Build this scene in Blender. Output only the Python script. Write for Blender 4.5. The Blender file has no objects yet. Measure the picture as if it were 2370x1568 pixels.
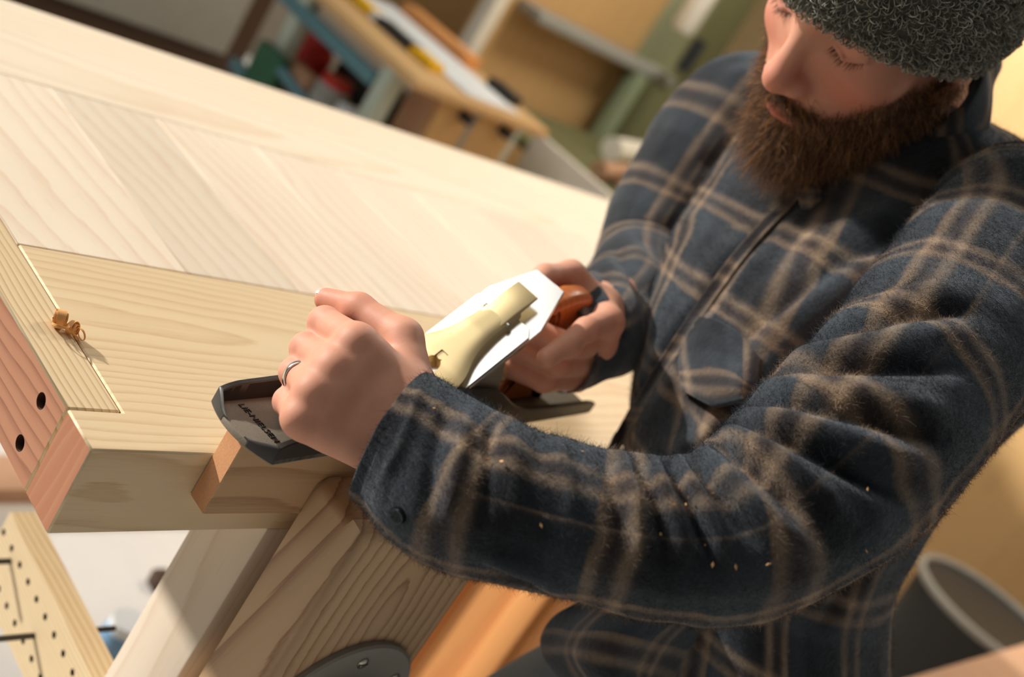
import bpy, bmesh, math, random
import numpy as np
from mathutils import Vector, Matrix, Euler

random.seed(7)
RNG = np.random.default_rng(11)
S = bpy.context.scene
COL = S.collection

# ------------------------------------------------------------------ camera (table top is z = 0, bench corner is the origin)
FPX, CX, CY = 2781.0, 1185.0, 784.0
_R = np.array([[0.636, -0.574, 0.516], [0.104, -0.599, -0.794], [0.764, 0.559, -0.322]])
_u, _s, _v = np.linalg.svd(_R)
RC = _u @ _v                       # columns: world x, y, z in camera space (right, down, forward)
CORNER = np.array([(211.2 - CX) / FPX, (1041.2 - CY) / FPX, 1.0]) * 0.68
CAM = -RC.T @ CORNER
FLOOR = -0.88
def ray(px): return RC.T @ np.array([(px[0] - CX) / FPX, (px[1] - CY) / FPX, 1.0])
def at_d(px, d): return CAM + ray(px) * d
def on_z(px, z):
    d = ray(px); return CAM + d * (z - CAM[2]) / d[2]
def on_y(px, y):
    d = ray(px); return CAM + d * (y - CAM[1]) / d[1]
def on_x(px, x):
    d = ray(px); return CAM + d * (x - CAM[0]) / d[0]

cam_data = bpy.data.cameras.new('camera')
cam_data.sensor_width = 36.0
cam_data.lens = FPX / 2370.0 * 36.0
cam_data.clip_start = 0.02
cam_data.dof.use_dof = True
cam_data.dof.focus_distance = 0.755
cam_data.dof.aperture_fstop = 4.4
cam = bpy.data.objects.new('camera', cam_data)
COL.objects.link(cam)
M = Matrix.Identity(4)
for i in range(3):
    M[i][0] = RC[0][i]; M[i][1] = -RC[1][i]; M[i][2] = -RC[2][i]; M[i][3] = CAM[i]
cam.matrix_world = M
S.camera = cam

# ------------------------------------------------------------------ light
S.view_settings.view_transform = 'Standard'
S.view_settings.look = 'None'
S.view_settings.gamma = 1.0
S.view_settings.use_curve_mapping = False
S.view_settings.exposure = 0.0
world = bpy.data.worlds.new('world'); S.world = world; world.use_nodes = True
bg = world.node_tree.nodes['Background']
bg.inputs[0].default_value = (1.0, 0.97, 0.93, 1); bg.inputs[1].default_value = 0.12

def aim(ob, d):
    ob.rotation_euler = Vector(d).to_track_quat('-Z', 'Y').to_euler()
def lamp(name, kind, loc, d, energy, color, **kw):
    l = bpy.data.lights.new(name, kind); l.energy = energy; l.color = color
    for k, v in kw.items(): setattr(l, k, v)
    o = bpy.data.objects.new(name, l); COL.objects.link(o); o.location = loc; aim(o, d); return o
SUN = np.array([-0.46, 0.82, 0.33]); SUN = SUN / np.linalg.norm(SUN)
lamp('sun_lamp', 'SUN', (-2, 2, 2), tuple(-SUN), 4.7, (1.0, 0.955, 0.90), angle=math.radians(2.5))
# tall workshop window beyond the left end of the bench, and a smaller one behind the man
lamp('window_light', 'AREA', (-1.15, 1.45, 2.15), (0.50, -0.42, -0.75), 25, (1.0, 0.97, 0.93), shape='RECTANGLE', size=1.9, size_y=1.7)
lamp('rear_window_light', 'AREA', (3.0, -1.1, 1.7), (-0.85, 0.33, -0.42), 34, (0.92, 0.96, 1.0), shape='RECTANGLE', size=1.0, size_y=1.2)

lamp('background_fill', 'POINT', (2.35, .95, 1.7), (0, 0, -1), 105, (1.0, 0.93, 0.82), shadow_soft_size=.25)  # unseen fill lamp, added to brighten the background and rim the man

# ------------------------------------------------------------------ helpers
def tag(o, label=None, cat=None, group=None, kind=None):
    if label: o['label'] = label
    if cat: o['category'] = cat
    if group: o['group'] = group
    if kind: o['kind'] = kind
    return o
def thing(name, loc, label, cat, group=None, kind=None):
    o = bpy.data.objects.new(name, None); COL.objects.link(o); o.location = loc
    o.empty_display_size = 0.05
    return tag(o, label, cat, group, kind)
def adopt(o, parent):
    o.parent = parent
    root = Vector((0, 0, 0)); p = parent
    if p.type == 'EMPTY': root = p.location.copy()
    o.matrix_parent_inverse = Matrix.Translation(-root)
def mesh_obj(name, verts, faces, mat, parent=None, smooth=False, uvs=None, cols=None):
    me = bpy.data.meshes.new(name)
    me.from_pydata([tuple(map(float, v)) for v in verts], [], [tuple(map(int, f)) for f in faces])
    me.update()
    if smooth:
        me.polygons.foreach_set('use_smooth', [True] * len(me.polygons))
    if mat:
        me.materials.append(mat)
    if cols is not None:
        a = me.color_attributes.new('tint', 'FLOAT_COLOR', 'POINT')
        c4 = np.ones((len(verts), 4), np.float32); c4[:, :3] = cols
        a.data.foreach_set('color', c4.ravel())
    o = bpy.data.objects.new(name, me); COL.objects.link(o)
    if parent is not None: adopt(o, parent)
    return o
def from_bm(name, bm, mat, parent=None, smooth=False):
    me = bpy.data.meshes.new(name); bm.normal_update(); bm.to_mesh(me); bm.free()
    if smooth: me.polygons.foreach_set('use_smooth', [True] * len(me.polygons))
    if mat: me.materials.append(mat)
    o = bpy.data.objects.new(name, me); COL.objects.link(o)
    if parent is not None: adopt(o, parent)
    return o
def auto_smooth(o, deg=35):
    me = o.data
    me.polygons.foreach_set('use_smooth', [True] * len(me.polygons))
    try: me.set_sharp_from_angle(angle=math.radians(deg))
    except Exception: pass
    return o
def bm_box(bm, lo, hi, mtx=None):
    r = bmesh.ops.create_cube(bm, size=1.0)
    vs = r['verts']
    for v in vs:
        v.co = Vector([lo[i] + (v.co[i] + .5) * (hi[i] - lo[i]) for i in range(3)])
        if mtx: v.co = mtx @ v.co
    return vs
def box(name, lo, hi, mat, parent=None, bevel=0.0, seg=2, mtx=None):
    bm = bmesh.new(); bm_box(bm, lo, hi)
    if bevel > 0:
        bmesh.ops.bevel(bm, geom=list(bm.edges), offset=bevel, segments=seg, profile=0.5, affect='EDGES')
    if mtx: bmesh.ops.transform(bm, matrix=mtx, verts=bm.verts)
    o = from_bm(name, bm, mat, parent)
    return auto_smooth(o) if bevel > 0 else o
def tube(pts, rads, n=12, cap=True):
    """verts, faces of a round tube along pts"""
    pts = [np.array(p, float) for p in pts]
    if np.isscalar(rads): rads = [rads] * len(pts)
    V, F = [], []
    t0 = None; up = None
    for i, p in enumerate(pts):
        a = pts[max(i - 1, 0)]; b = pts[min(i + 1, len(pts) - 1)]
        t = (b - a) / (np.linalg.norm(b - a) + 1e-12)
        if up is None:
            up = np.cross(t, [0, 0, 1.0]) if abs(t[2]) < .9 else np.cross(t, [1.0, 0, 0])
        up = up - t * (up @ t); up /= np.linalg.norm(up); s = np.cross(t, up)
        for k in range(n):
            an = 2 * math.pi * k / n
            V.append(p + rads[i] * (math.cos(an) * up + math.sin(an) * s))
    for i in range(len(pts) - 1):
        for k in range(n):
            k2 = (k + 1) % n
            F.append((i * n + k, i * n + k2, (i + 1) * n + k2, (i + 1) * n + k))
    if cap:
        F.append(tuple(range(n - 1, -1, -1))); m = (len(pts) - 1) * n
        F.append(tuple(range(m, m + n)))
    return V, F
def tube_obj(name, pts, rads, mat, parent=None, n=12):
    V, F = tube(pts, rads, n)
    return auto_smooth(mesh_obj(name, V, F, mat, parent), 50)
def prism(name, outline, depth, frame, mat, parent=None, bevel=0.0, seg=2):
    """outline [(a,b)] extruded by depth along the third axis; frame = (origin, ea, eb, en)"""
    o, ea, eb, en = [np.array(q, float) for q in frame]
    bm = bmesh.new()
    lo = [bm.verts.new(tuple(o + ea * a + eb * b)) for a, b in outline]
    hi = [bm.verts.new(tuple(o + ea * a + eb * b + en * depth)) for a, b in outline]
    n = len(outline)
    bm.faces.new(lo[::-1]); bm.faces.new(hi)
    for i in range(n): bm.faces.new((lo[i], lo[(i + 1) % n], hi[(i + 1) % n], hi[i]))
    bmesh.ops.recalc_face_normals(bm, faces=bm.faces)
    if bevel > 0:
        es = [e for e in bm.edges if len(e.link_faces) == 2 and e.calc_face_angle(0) > .5]
        bmesh.ops.bevel(bm, geom=es, offset=bevel, segments=seg, profile=.5, affect='EDGES')
    return auto_smooth(from_bm(name, bm, mat, parent), 40)
def boolean(o, cutter):
    m = o.modifiers.new('cut', 'BOOLEAN'); m.object = cutter; m.operation = 'DIFFERENCE'; m.solver = 'EXACT'
    dg = bpy.context.evaluated_depsgraph_get(); dg.update()
    me = bpy.data.meshes.new_from_object(o.evaluated_get(dg))
    o.modifiers.clear(); old = o.data; o.data = me; bpy.data.meshes.remove(old)
    bpy.data.objects.remove(cutter, do_unlink=True)
    return o
def cyl_between(bm, a, b, r, n=20):
    V, F = tube([a, b], r, n)
    vs = [bm.verts.new(tuple(v)) for v in V]
    for f in F: bm.faces.new([vs[i] for i in f])

# ------------------------------------------------------------------ materials
class NT:
    def __init__(s, name):
        s.m = bpy.data.materials.new(name); s.m.use_nodes = True; s.t = s.m.node_tree
        s.b = s.t.nodes['Principled BSDF']
    def n(s, kind, **kw):
        nd = s.t.nodes.new(kind)
        for k, v in kw.items(): setattr(nd, k, v)
        return nd
    def l(s, a, b): s.t.links.new(a, b)
    def math(s, op, a, b=None, c=None):
        nd = s.n('ShaderNodeMath', operation=op)
        for i, q in enumerate((a, b, c)):
            if q is None: continue
            if isinstance(q, (int, float)): nd.inputs[i].default_value = q
            else: s.l(q, nd.inputs[i])
        return nd.outputs[0]
    def mix(s, fac, a, b, blend='MIX'):
        nd = s.n('ShaderNodeMix', data_type='RGBA', blend_type=blend)
        for i, q in zip((0, 6, 7), (fac, a, b)):
            if isinstance(q, (int, float)): nd.inputs[i].default_value = q
            elif isinstance(q, tuple): nd.inputs[i].default_value = (*q[:3], 1)
            else: s.l(q, nd.inputs[i])
        return nd.outputs[2]
    def noise(s, vec, scale, detail=3, rough=.5, dist=0.0):
        nd = s.n('ShaderNodeTexNoise'); nd.inputs['Scale'].default_value = scale
        nd.inputs['Detail'].default_value = detail; nd.inputs['Roughness'].default_value = rough
        nd.inputs['Distortion'].default_value = dist
        if vec is not None: s.l(vec, nd.inputs['Vector'])
        return nd
    def vmul(s, vec, v):
        nd = s.n('ShaderNodeVectorMath', operation='MULTIPLY'); s.l(vec, nd.inputs[0]); nd.inputs[1].default_value = v; return nd.outputs[0]
    def bump(s, h, strength, dist=0.001):
        nd = s.n('ShaderNodeBump'); nd.inputs['Strength'].default_value = strength; nd.inputs['Distance'].default_value = dist
        s.l(h, nd.inputs['Height']); s.l(nd.outputs[0], s.b.inputs['Normal'])
    def set(s, **kw):
        for k, v in kw.items():
            inp = s.b.inputs[k.replace('_', ' ')]
            if isinstance(v, tuple): inp.default_value = (*v[:3], 1) if inp.type == 'RGBA' else v
            elif isinstance(v, (int, float)): inp.default_value = v
            else: s.l(v, inp)
        return s
def srgb(r, g, b):
    f = lambda c: (c / 255 / 12.92) if c / 255 <= .04045 else ((c / 255 + .055) / 1.055) ** 2.4
    return (f(r), f(g), f(b))
def plain(name, col, rough=.6, metal=0.0, var=.12, scale=25, spec=.4, coat=0.0, bumpk=0.0):
    k = NT(name)
    tc = k.n('ShaderNodeTexCoord')
    nz = k.noise(tc.outputs['Object'], scale, 4, .6)
    c = k.mix(nz.outputs[0], tuple(x * (1 - var) for x in col), tuple(min(1, x * (1 + var)) for x in col))
    k.set(Base_Color=c, Roughness=rough, Metallic=metal)
    k.b.inputs['Specular IOR Level'].default_value = spec
    k.b.inputs['Coat Weight'].default_value = coat
    if bumpk: k.bump(nz.outputs[0], bumpk)
    return k.m
def wood(name, light, dark, axis='X', ring=0.012, amt=.45, pith=(.03, .10), wob=.016, rough=.5, pores=.25, spread=.25, blotch=.10, tilt=(0, 0)):
    """solid wood: rings round a pith line along axis, fine fibres, every board cut from another place"""
    k = NT(name)
    tc = k.n('ShaderNodeTexCoord'); oi = k.n('ShaderNodeObjectInfo')
    sep = k.n('ShaderNodeSeparateXYZ'); k.l(tc.outputs['Object'], sep.inputs[0])
    order = {'X': (0, 1, 2), 'Y': (1, 0, 2), 'Z': (2, 0, 1)}[axis]
    rnd = oi.outputs['Random']
    off = k.math('MULTIPLY', rnd, 7.31)
    L = k.math('ADD', sep.outputs[order[0]], off)
    A = k.math('ADD', sep.outputs[order[1]], k.math('MULTIPLY', k.math('SUBTRACT', k.math('FRACT', k.math('MULTIPLY', rnd, 13.7)), .5), spread))
    B = sep.outputs[order[2]]
    if tilt[0]: A = k.math('ADD', A, k.math('MULTIPLY', sep.outputs[order[0]], tilt[0]))
    if tilt[1]: B = k.math('ADD', B, k.math('MULTIPLY', sep.outputs[order[0]], tilt[1]))
    comb = k.n('ShaderNodeCombineXYZ'); k.l(L, comb.inputs[0]); k.l(A, comb.inputs[1]); k.l(B, comb.inputs[2])
    low = k.noise(k.vmul(comb.outputs[0], (1.6, 5.0, 5.0)), 1.0, 3, .5)
    lo2 = k.n('ShaderNodeSeparateColor'); k.l(low.outputs['Color'], lo2.inputs[0])
    A2 = k.math('ADD', k.math('ADD', A, pith[0]), k.math('MULTIPLY', k.math('SUBTRACT', lo2.outputs[0], .5), wob * 4))
    B2 = k.math('ADD', k.math('ADD', B, pith[1]), k.math('MULTIPLY', k.math('SUBTRACT', lo2.outputs[1], .5), wob * 2))
    r = k.math('SQRT', k.math('ADD', k.math('MULTIPLY', A2, A2), k.math('MULTIPLY', B2, B2)))
    fine = k.noise(k.vmul(comb.outputs[0], (6, 260, 260)), 1.0, 3, .6)
    r = k.math('ADD', r, k.math('MULTIPLY', k.math('SUBTRACT', fine.outputs[0], .5), ring * .35))
    fr = k.math('FRACT', k.math('MULTIPLY', r, 1.0 / ring))
    late = k.math('POWER', fr, 3.5)
    fall = k.math('MULTIPLY', k.math('SUBTRACT', 1.0, fr), 14.0)
    late = k.math('MULTIPLY', late, k.math('MINIMUM', fall, 1.0))
    var = k.noise(k.vmul(comb.outputs[0], (2.2, 9, 9)), 1.0, 2, .5)
    fac = k.math('MULTIPLY', late, k.math('MULTIPLY', amt, k.math('ADD', .55, var.outputs[0])))
    c = k.mix(fac, light, dark)
    por = k.noise(k.vmul(comb.outputs[0], (14, 620, 620)), 1.0, 2, .7)
    pf = k.math('MULTIPLY', k.math('MAXIMUM', k.math('SUBTRACT', por.outputs[0], .56), 0.0), pores * 6)
    c = k.mix(k.math('MULTIPLY', pf, k.math('ADD', late, .25)), c, tuple(x * .45 for x in dark))
    c = k.mix(k.math('MULTIPLY', k.math('SUBTRACT', var.outputs[0], .3), blotch * 2), c, tuple(x * .7 + y * .3 for x, y in zip(dark, light)))
    hs = k.n('ShaderNodeHueSaturation'); k.l(c, hs.inputs['Color'])
    k.l(k.math('ADD', .93, k.math('MULTIPLY', k.math('FRACT', k.math('MULTIPLY', rnd, 5.17)), .14)), hs.inputs['Value'])
    k.set(Base_Color=hs.outputs[0], Roughness=rough)
    k.b.inputs['Specular IOR Level'].default_value = .35
    k.bump(k.math('SUBTRACT', fine.outputs[0], k.math('MULTIPLY', pf, .5)), .18, .0006)
    return k.m

ASH_L, ASH_D = srgb(238, 215, 174), srgb(200, 158, 108)
M_ashX = wood('ash wood along x', ASH_L, ASH_D, 'X', .0068, .55, (-.135, .040), wob=.020, spread=.03, blotch=.22, tilt=(.03, .04))
M_ashFar = wood('ash wood far board', srgb(241, 227, 203), srgb(216, 182, 142), 'X', .014, .5, (-.60, .04), wob=.022, spread=.03, blotch=.25, tilt=(.04, .05))
M_ashY = wood('ash wood along y', srgb(242, 229, 207), srgb(218, 186, 154), 'Y', .019, .55, (.03, .030), wob=.030, spread=.40, tilt=(.10, .10), blotch=.28)
M_ashYs = wood('ash wood strip', srgb(238, 216, 174), srgb(186, 142, 90), 'Y', .0046, .8, (.05, .06))
M_ashZ = wood('ash wood along z', srgb(234, 218, 196), srgb(204, 172, 140), 'Z', .012, .45, (.015, .05), spread=.06)
M_chop = wood('figured ash chop', srgb(214, 180, 140), srgb(132, 88, 56), 'Z', .0105, .8, (-.235, .0925), wob=.006, spread=.0, blotch=.2, tilt=(0, .25))
M_endRed = wood('reddish ash cap face', srgb(196, 138, 104), srgb(140, 84, 58), 'Y', .005, .8, (.05, .08))  # redder tone, set only on the left-facing ends of the bench top
M_endRedZ = wood('reddish ash end', srgb(184, 122, 88), srgb(206, 152, 116), 'Z', .0022, .5, (.3, .05))
M_board = wood('workpiece ash', srgb(206, 168, 126), srgb(150, 106, 68), 'X', .006, .6, (.4, .1), pores=.4)
M_endgrain = plain('end grain', srgb(208, 152, 108), .7, var=.25, scale=900, spec=.2)
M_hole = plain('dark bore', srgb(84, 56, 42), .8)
M_steel = plain('steel grey', srgb(150, 147, 136), .5, .15, .05, 60)
M_screw = plain('bright screw steel', srgb(200, 196, 184), .25, 1.0, .05)
M_iron = plain('dark cast iron', srgb(66, 64, 60), .40, .45, .12, 60, spec=.5)
M_ironrough = plain('cast iron bed', srgb(136, 127, 112), .6, .2, .25, 700, spec=.4, bumpk=.15)
M_blade = plain('polished blade steel', srgb(236, 234, 228), .22, 1.0, .02)
M_brass = plain('bronze', srgb(228, 206, 156), .46, .8, .08, 40)
M_black = plain('black rubber', srgb(24, 24, 24), .5)

# ================================================================== the room
def concrete(name, a, b, scale=3.0):
    k = NT(name); tc = k.n('ShaderNodeTexCoord')
    n1 = k.noise(tc.outputs['Object'], scale, 6, .6); n2 = k.noise(tc.outputs['Object'], scale * 14, 4, .6)
    c = k.mix(n1.outputs[0], a, b); c = k.mix(k.math('MULTIPLY', n2.outputs[0], .25), c, tuple(x * .8 for x in a))
    k.set(Base_Color=c, Roughness=.8); k.bump(n2.outputs[0], .2, .002)
    return k.m
M_floor = concrete('pale dusty concrete', srgb(214, 212, 206), srgb(236, 234, 230), 2.0)
M_wall = concrete('ochre plaster', srgb(172, 142, 96), srgb(190, 160, 112), 1.2)
M_wall2 = concrete('cream plaster', srgb(206, 180, 134), srgb(222, 198, 152), 1.2)
tag(box('floor', (-2.5, -3.0, FLOOR - .1), (6.2, 5.4, FLOOR), M_floor), kind='structure')
tag(box('wall_back', (1.9, 5.2, FLOOR), (6.2, 5.3, 2.2), M_wall), kind='structure')
tag(box('wall_right', (6.0, -3.0, FLOOR), (6.1, 5.2, 2.2), M_wall2), kind='structure')

# ================================================================== workbench
bench = thing('workbench', (0, 0, FLOOR), 'pale ash workbench with a thick top of jointed boards', 'workbench')
TH = .065
def second_mat(o, mat, test):
    o.data.materials.append(mat)
    for p in o.data.polygons:
        if test(p): p.material_index = 1
    return o
def slab(name, outline, mat, bev=.0012):
    return prism(name, outline, -TH, ((0, 0, 0), (1, 0, 0), (0, 1, 0), (0, 0, 1)), mat, bench, bev, 1)
G = .00035
END = 1.42
front = slab('front_board', [(0, 0), (END, 0), (END, .221 - G), (.036 + G, .221 - G), (.036 + G, .037 - G), (0, .037 - G)], M_ashX)
second_mat(front, M_endRedZ, lambda p: p.normal.x < -.8)
far = slab('far_board', [(.036 + G, .522 + G), (END, .522 + G), (END, .727), (0, .727), (0, .690 + G), (.036 + G, .690 + G)], M_ashFar)
cap = slab('end_cap', [(0, .037 + G), (.036 - G, .037 + G), (.036 - G, .690 - G), (0, .690 - G)], M_ashYs)
bm = bmesh.new()
for (y, z) in ((.063, -.0155), (.063, -.0485), (.30, -.0155), (.30, -.0485), (.56, -.0155), (.56, -.0485)):
    cyl_between(bm, (-.01, y, z), (.020, y, z), .0054, 24)
boolean(cap, from_bm('cutter', bm, None))
second_mat(cap, M_endRed, lambda p: p.normal.x < -.8 and p.center.x < .002)
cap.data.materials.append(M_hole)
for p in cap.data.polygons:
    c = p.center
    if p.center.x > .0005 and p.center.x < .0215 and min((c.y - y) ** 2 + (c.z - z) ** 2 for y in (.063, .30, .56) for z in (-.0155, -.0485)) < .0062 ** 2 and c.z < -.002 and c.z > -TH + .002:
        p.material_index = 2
auto_smooth(cap, 40)
xs = [.036, .175, .288, .408, .527, .650, .770, .892, 1.01, 1.13, 1.25, END]
for a, b in zip(xs[:-1], xs[1:]):
    slab('panel_board', [(a + G, .221 + G), (b - G, .221 + G), (b - G, .522 - G), (a + G, .522 - G)], M_ashY, .0004)
for x0, x1 in ((.163, .300), (1.27, 1.40)):
    for y0, y1 in ((.0005, .066), (.660, .7265)):
        lg = box('leg', (x0, y0, FLOOR), (x1, y1, -TH), M_ashZ, bench, .002, 2)
        if x0 < .2 and y0 < .1: vise_leg = lg
    if x0 < .2: box('cross_rail', (x0 + .03, .066, -.80), (x0 + .08, .66, -.70), M_ashY, bench, .002)
# ---- leg vise: chop, screw with flange, perforated parallel guide
vise = thing('leg_vise', (.235, -.045, FLOOR), 'wooden leg vise with rounded figured chop and grey metal flange', 'vise')
bm = bmesh.new(); bm_box(bm, (.160, -.072, -.80), (.312, -.0192, 0.0))
def is_edge(e, f): return all(f(v.co) for v in e.verts)
e_front = [e for e in bm.edges if is_edge(e, lambda c: c.y < -.07)]
e_top = [e for e in bm.edges if is_edge(e, lambda c: c.z > -.01) and e not in e_front]
bmesh.ops.bevel(bm, geom=e_front, offset=.015, segments=7, profile=.5, affect='EDGES')
e_cor = [e for e in bm.edges if e.verts[0].co.y > -.06 and abs(e.verts[0].co.y - e.verts[1].co.y) > .02 and e.verts[0].co.z > -.02]
es = [e for e in bm.edges if abs(e.verts[0].co.y - e.verts[1].co.y) > .02 and min(e.verts[0].co.z, e.verts[1].co.z) > -.02]
bmesh.ops.bevel(bm, geom=es, offset=.010, segments=5, profile=.5, affect='EDGES')
auto_smooth(from_bm('chop', bm, M_chop, vise), 50)
fc = np.array((.240, -.0722, -.175))
ring = []
nn = 48
V, F = [], []
for (r, y) in ((.034, 0), (.034, -.004), (.036, -.0055), (.066, -.0055), (.068, -.004), (.068, .0)):
    for kx in range(nn):
        a = 2 * math.pi * kx / nn
        V.append((fc[0] + r * math.cos(a), fc[1] + y, fc[2] + r * math.sin(a)))
for i in range(5):
    for kx in range(nn):
        k2 = (kx + 1) % nn
        F.append((i * nn + kx, i * nn + k2, (i + 1) * nn + k2, (i + 1) * nn + kx))
fl = auto_smooth(mesh_obj('flange', V, F, M_steel, vise), 30)
for kx in range(6):
    a = math.radians(112 + 60 * kx - 18)
    p = fc + np.array((.052 * math.cos(a), -.0052, .052 * math.sin(a)))
    V, F = tube([p, p + (0, -.0012, 0), p + (0, -.0020, 0)], [.0050, .0050, .0035], 14)
    auto_smooth(mesh_obj('flange_screw', V, F, M_screw, vise), 30)
    box('screw_slot', (p[0] - .004, p[1] - .0023, p[2] - .0006), (p[0] + .004, p[1] - .0019, p[2] + .0006), M_black, vise)
tube_obj('vise_screw', [fc + (0, .09, 0), fc + (0, -.03, 0)], .016, M_steel, vise, 20)
tube_obj('vise_hub', [fc + (0, -.02, 0), fc + (0, -.024, 0), fc + (0, -.06, 0), fc + (0, -.064, 0)], [.022, .026, .026, .022], M_steel, vise, 24)
# parallel guide: square beam with a double row of pin holes, running back through the leg
gx0, gx1 = .200, .226
gz1, gz0 = -.338, -.420
def holed_beam(x0, x1, y0, y1, z0, z1, ncell, rows, r, depth):
    bm = bmesh.new()
    vt = {}
    def v(*c):
        k = tuple(round(q, 6) for q in c)
        if k not in vt: vt[k] = bm.verts.new(c)
        return vt[k]
    ys = np.linspace(y0, y1, ncell + 1); zs = np.linspace(z0, z1, rows + 1); hole = []
    for i in range(ncell):
        for j in range(rows):
            ya, yb, za, zb = ys[i], ys[i + 1], zs[j], zs[j + 1]; cy, cz = (ya + yb) / 2, (za + zb) / 2
            cor = [v(x0, yb, zb), v(x0, ya, zb), v(x0, ya, za), v(x0, yb, za)]
            if (i + j) % 2 or i == 0: bm.faces.new(cor[::-1]); continue
            H_ = [v(x0, cy + r * math.cos(math.radians(45 + 30 * k)), cz + r * math.sin(math.radians(45 + 30 * k))) for k in range(12)]
            D_ = [v(x0 + depth, h.co.y, h.co.z) for h in H_]
            for q in range(4):
                arc = [H_[(3 * q + t) % 12] for t in range(4)]
                bm.faces.new([cor[q], cor[(q + 1) % 4]] + arc[::-1])
            for k in range(12): hole.append(bm.faces.new([H_[k], H_[(k + 1) % 12], D_[(k + 1) % 12], D_[k]]))
            hole.append(bm.faces.new(D_))
    for f in hole: f.material_index = 1
    top0 = [v(x0, y, z1) for y in ys]; bot0 = [v(x0, y, z0) for y in ys]
    bm.faces.new(top0 + [v(x1, y1, z1), v(x1, y0, z1)]); bm.faces.new(bot0[::-1] + [v(x1, y0, z0), v(x1, y1, z0)])
    e0 = [v(x0, y0, z) for z in zs]; e1 = [v(x0, y1, z) for z in zs]
    bm.faces.new(e0 + [v(x1, y0, z1), v(x1, y0, z0)]); bm.faces.new(e1[::-1] + [v(x1, y1, z0), v(x1, y1, z1)])
    bm.faces.new([v(x1, y0, z0), v(x1, y1, z0), v(x1, y1, z1), v(x1, y0, z1)])
    return bm
guide = from_bm('parallel_guide', holed_beam(gx0, gx1, -.03, .318, gz0, gz1, 32, 2, .0034, .012), M_ashYs, vise)
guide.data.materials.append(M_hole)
tube_obj('guide_pin', [(gx0 - .035, .205, gz1 - .045), (gx1 + .055, .205, gz1 - .045)], .0028, M_iron, vise, 10)
tube_obj('guide_pin', [(gx0 - .030, .284, gz1 - .030), (gx1 + .010, .284, gz1 - .030)], .0028, M_iron, vise, 10)

# mortise and screw bore through the vise leg
bm = bmesh.new(); bm_box(bm, (gx0 - .001, -.02, gz0 - .001), (gx1 + .001, .09, gz1 + .001))
boolean(vise_leg, from_bm('cutter', bm, None))
bm = bmesh.new(); cyl_between(bm, fc + (0, .05, 0), fc + (0, .16, 0), .0175, 24)
boolean(vise_leg, from_bm('cutter', bm, None))

# ---- the board being planed, clamped between bench and chop
H = .030
wp = tag(box('clamped_board', (.083, -.0188, -.033), (.43, -.0004, H), M_board, None, .0006, 1),
         'upright ash board gripped by the vise under the plane', 'board')
second_mat(wp, M_endgrain, lambda p: p.normal.x < -.8)

# ================================================================== hand plane
PO = np.array((.0800, -.0160, H)); PA = np.array((.979, .205, 0.0)); PA /= np.linalg.norm(PA)
PV = np.array((-PA[1], PA[0], 0.0)); PW = np.array((0, 0, 1.0))
def P3(u, v, w): return PO + PA * u + PV * v + PW * w
plane = thing('hand_plane', tuple(P3(.2, 0, 0)), 'dark iron bench plane with bronze lever cap and bright blade', 'hand plane')
HW = .0302
def toe_u(v):   # rounded nose: front edge bows forward
    return -.0095 + .0085 * (v / .0302) ** 2
# sole: plan outline, extruded; the bed is open at the nose
BED = .0046
out = [(toe_u(v), v) for v in np.linspace(-HW, HW, 25)]
L_ = .418
out += [(L_ - .004 * (abs(v) / HW) ** 2, v) for v in np.linspace(HW, -HW, 9)]
prism('sole', out, BED, (PO, PA, PV, PW), M_ironrough, plane, .0007, 2)
# side walls: they sweep up from the nose, stand high beside the mouth, fall to the heel
prof_u = np.array([-.0080, -.0055, -.002, .004, .012, .045, .075, .098, .115, .135, .165, .200, .225, .245, .262, .285, .330, .380, .408, .4165])
prof_w = np.array([.0052, .0085, .0122, .0148, .0166, .0185, .0200, .025, .034, .041, .044, .043, .039, .030, .022, .0165, .0145, .0135, .0130, .0100])
def wall(sgn):
    us = np.concatenate([np.linspace(-.0082, .02, 40), np.linspace(.0225, .4165, 100)]); ws = np.interp(us, prof_u, prof_w)
    ws = np.convolve(np.pad(ws, 2, mode='edge'), np.ones(5) / 5, 'valid')
    V, F = [], []
    for u, w in zip(us, ws):
        # the wall follows the rounded nose corner inwards
        lim = HW
        if u < .010:
            tt = np.linspace(HW, .3 * HW, 120); ok = [t for t in tt if toe_u(t * (1 if sgn > 0 else -1)) <= u + .0002]
            lim = ok[0] if ok else .3 * HW
        th = .0046
        for (dv, ww) in ((0, .0010), (0, w - .0008), (-.0008, w), (-th + .0008, w), (-th, w - .0008), (-th - .0012, BED - .002)):
            V.append(P3(u, sgn * (lim + dv), ww))
    n = 6
    for i in range(len(us) - 1):
        for j in range(n - 1):
            q = (i * n + j, (i + 1) * n + j, (i + 1) * n + j + 1, i * n + j + 1); F.append(q if sgn < 0 else q[::-1])
    F.append(tuple(range(n)) if sgn > 0 else tuple(range(n))[::-1]); m_ = (len(us) - 1) * n
    F.append(tuple(range(m_ + n - 1, m_ - 1, -1)) if sgn > 0 else tuple(range(m_, m_ + n)))
    return auto_smooth(mesh_obj('side_wall', V, F, M_iron, plane), 40)
wall(-1); wall(1)
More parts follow.
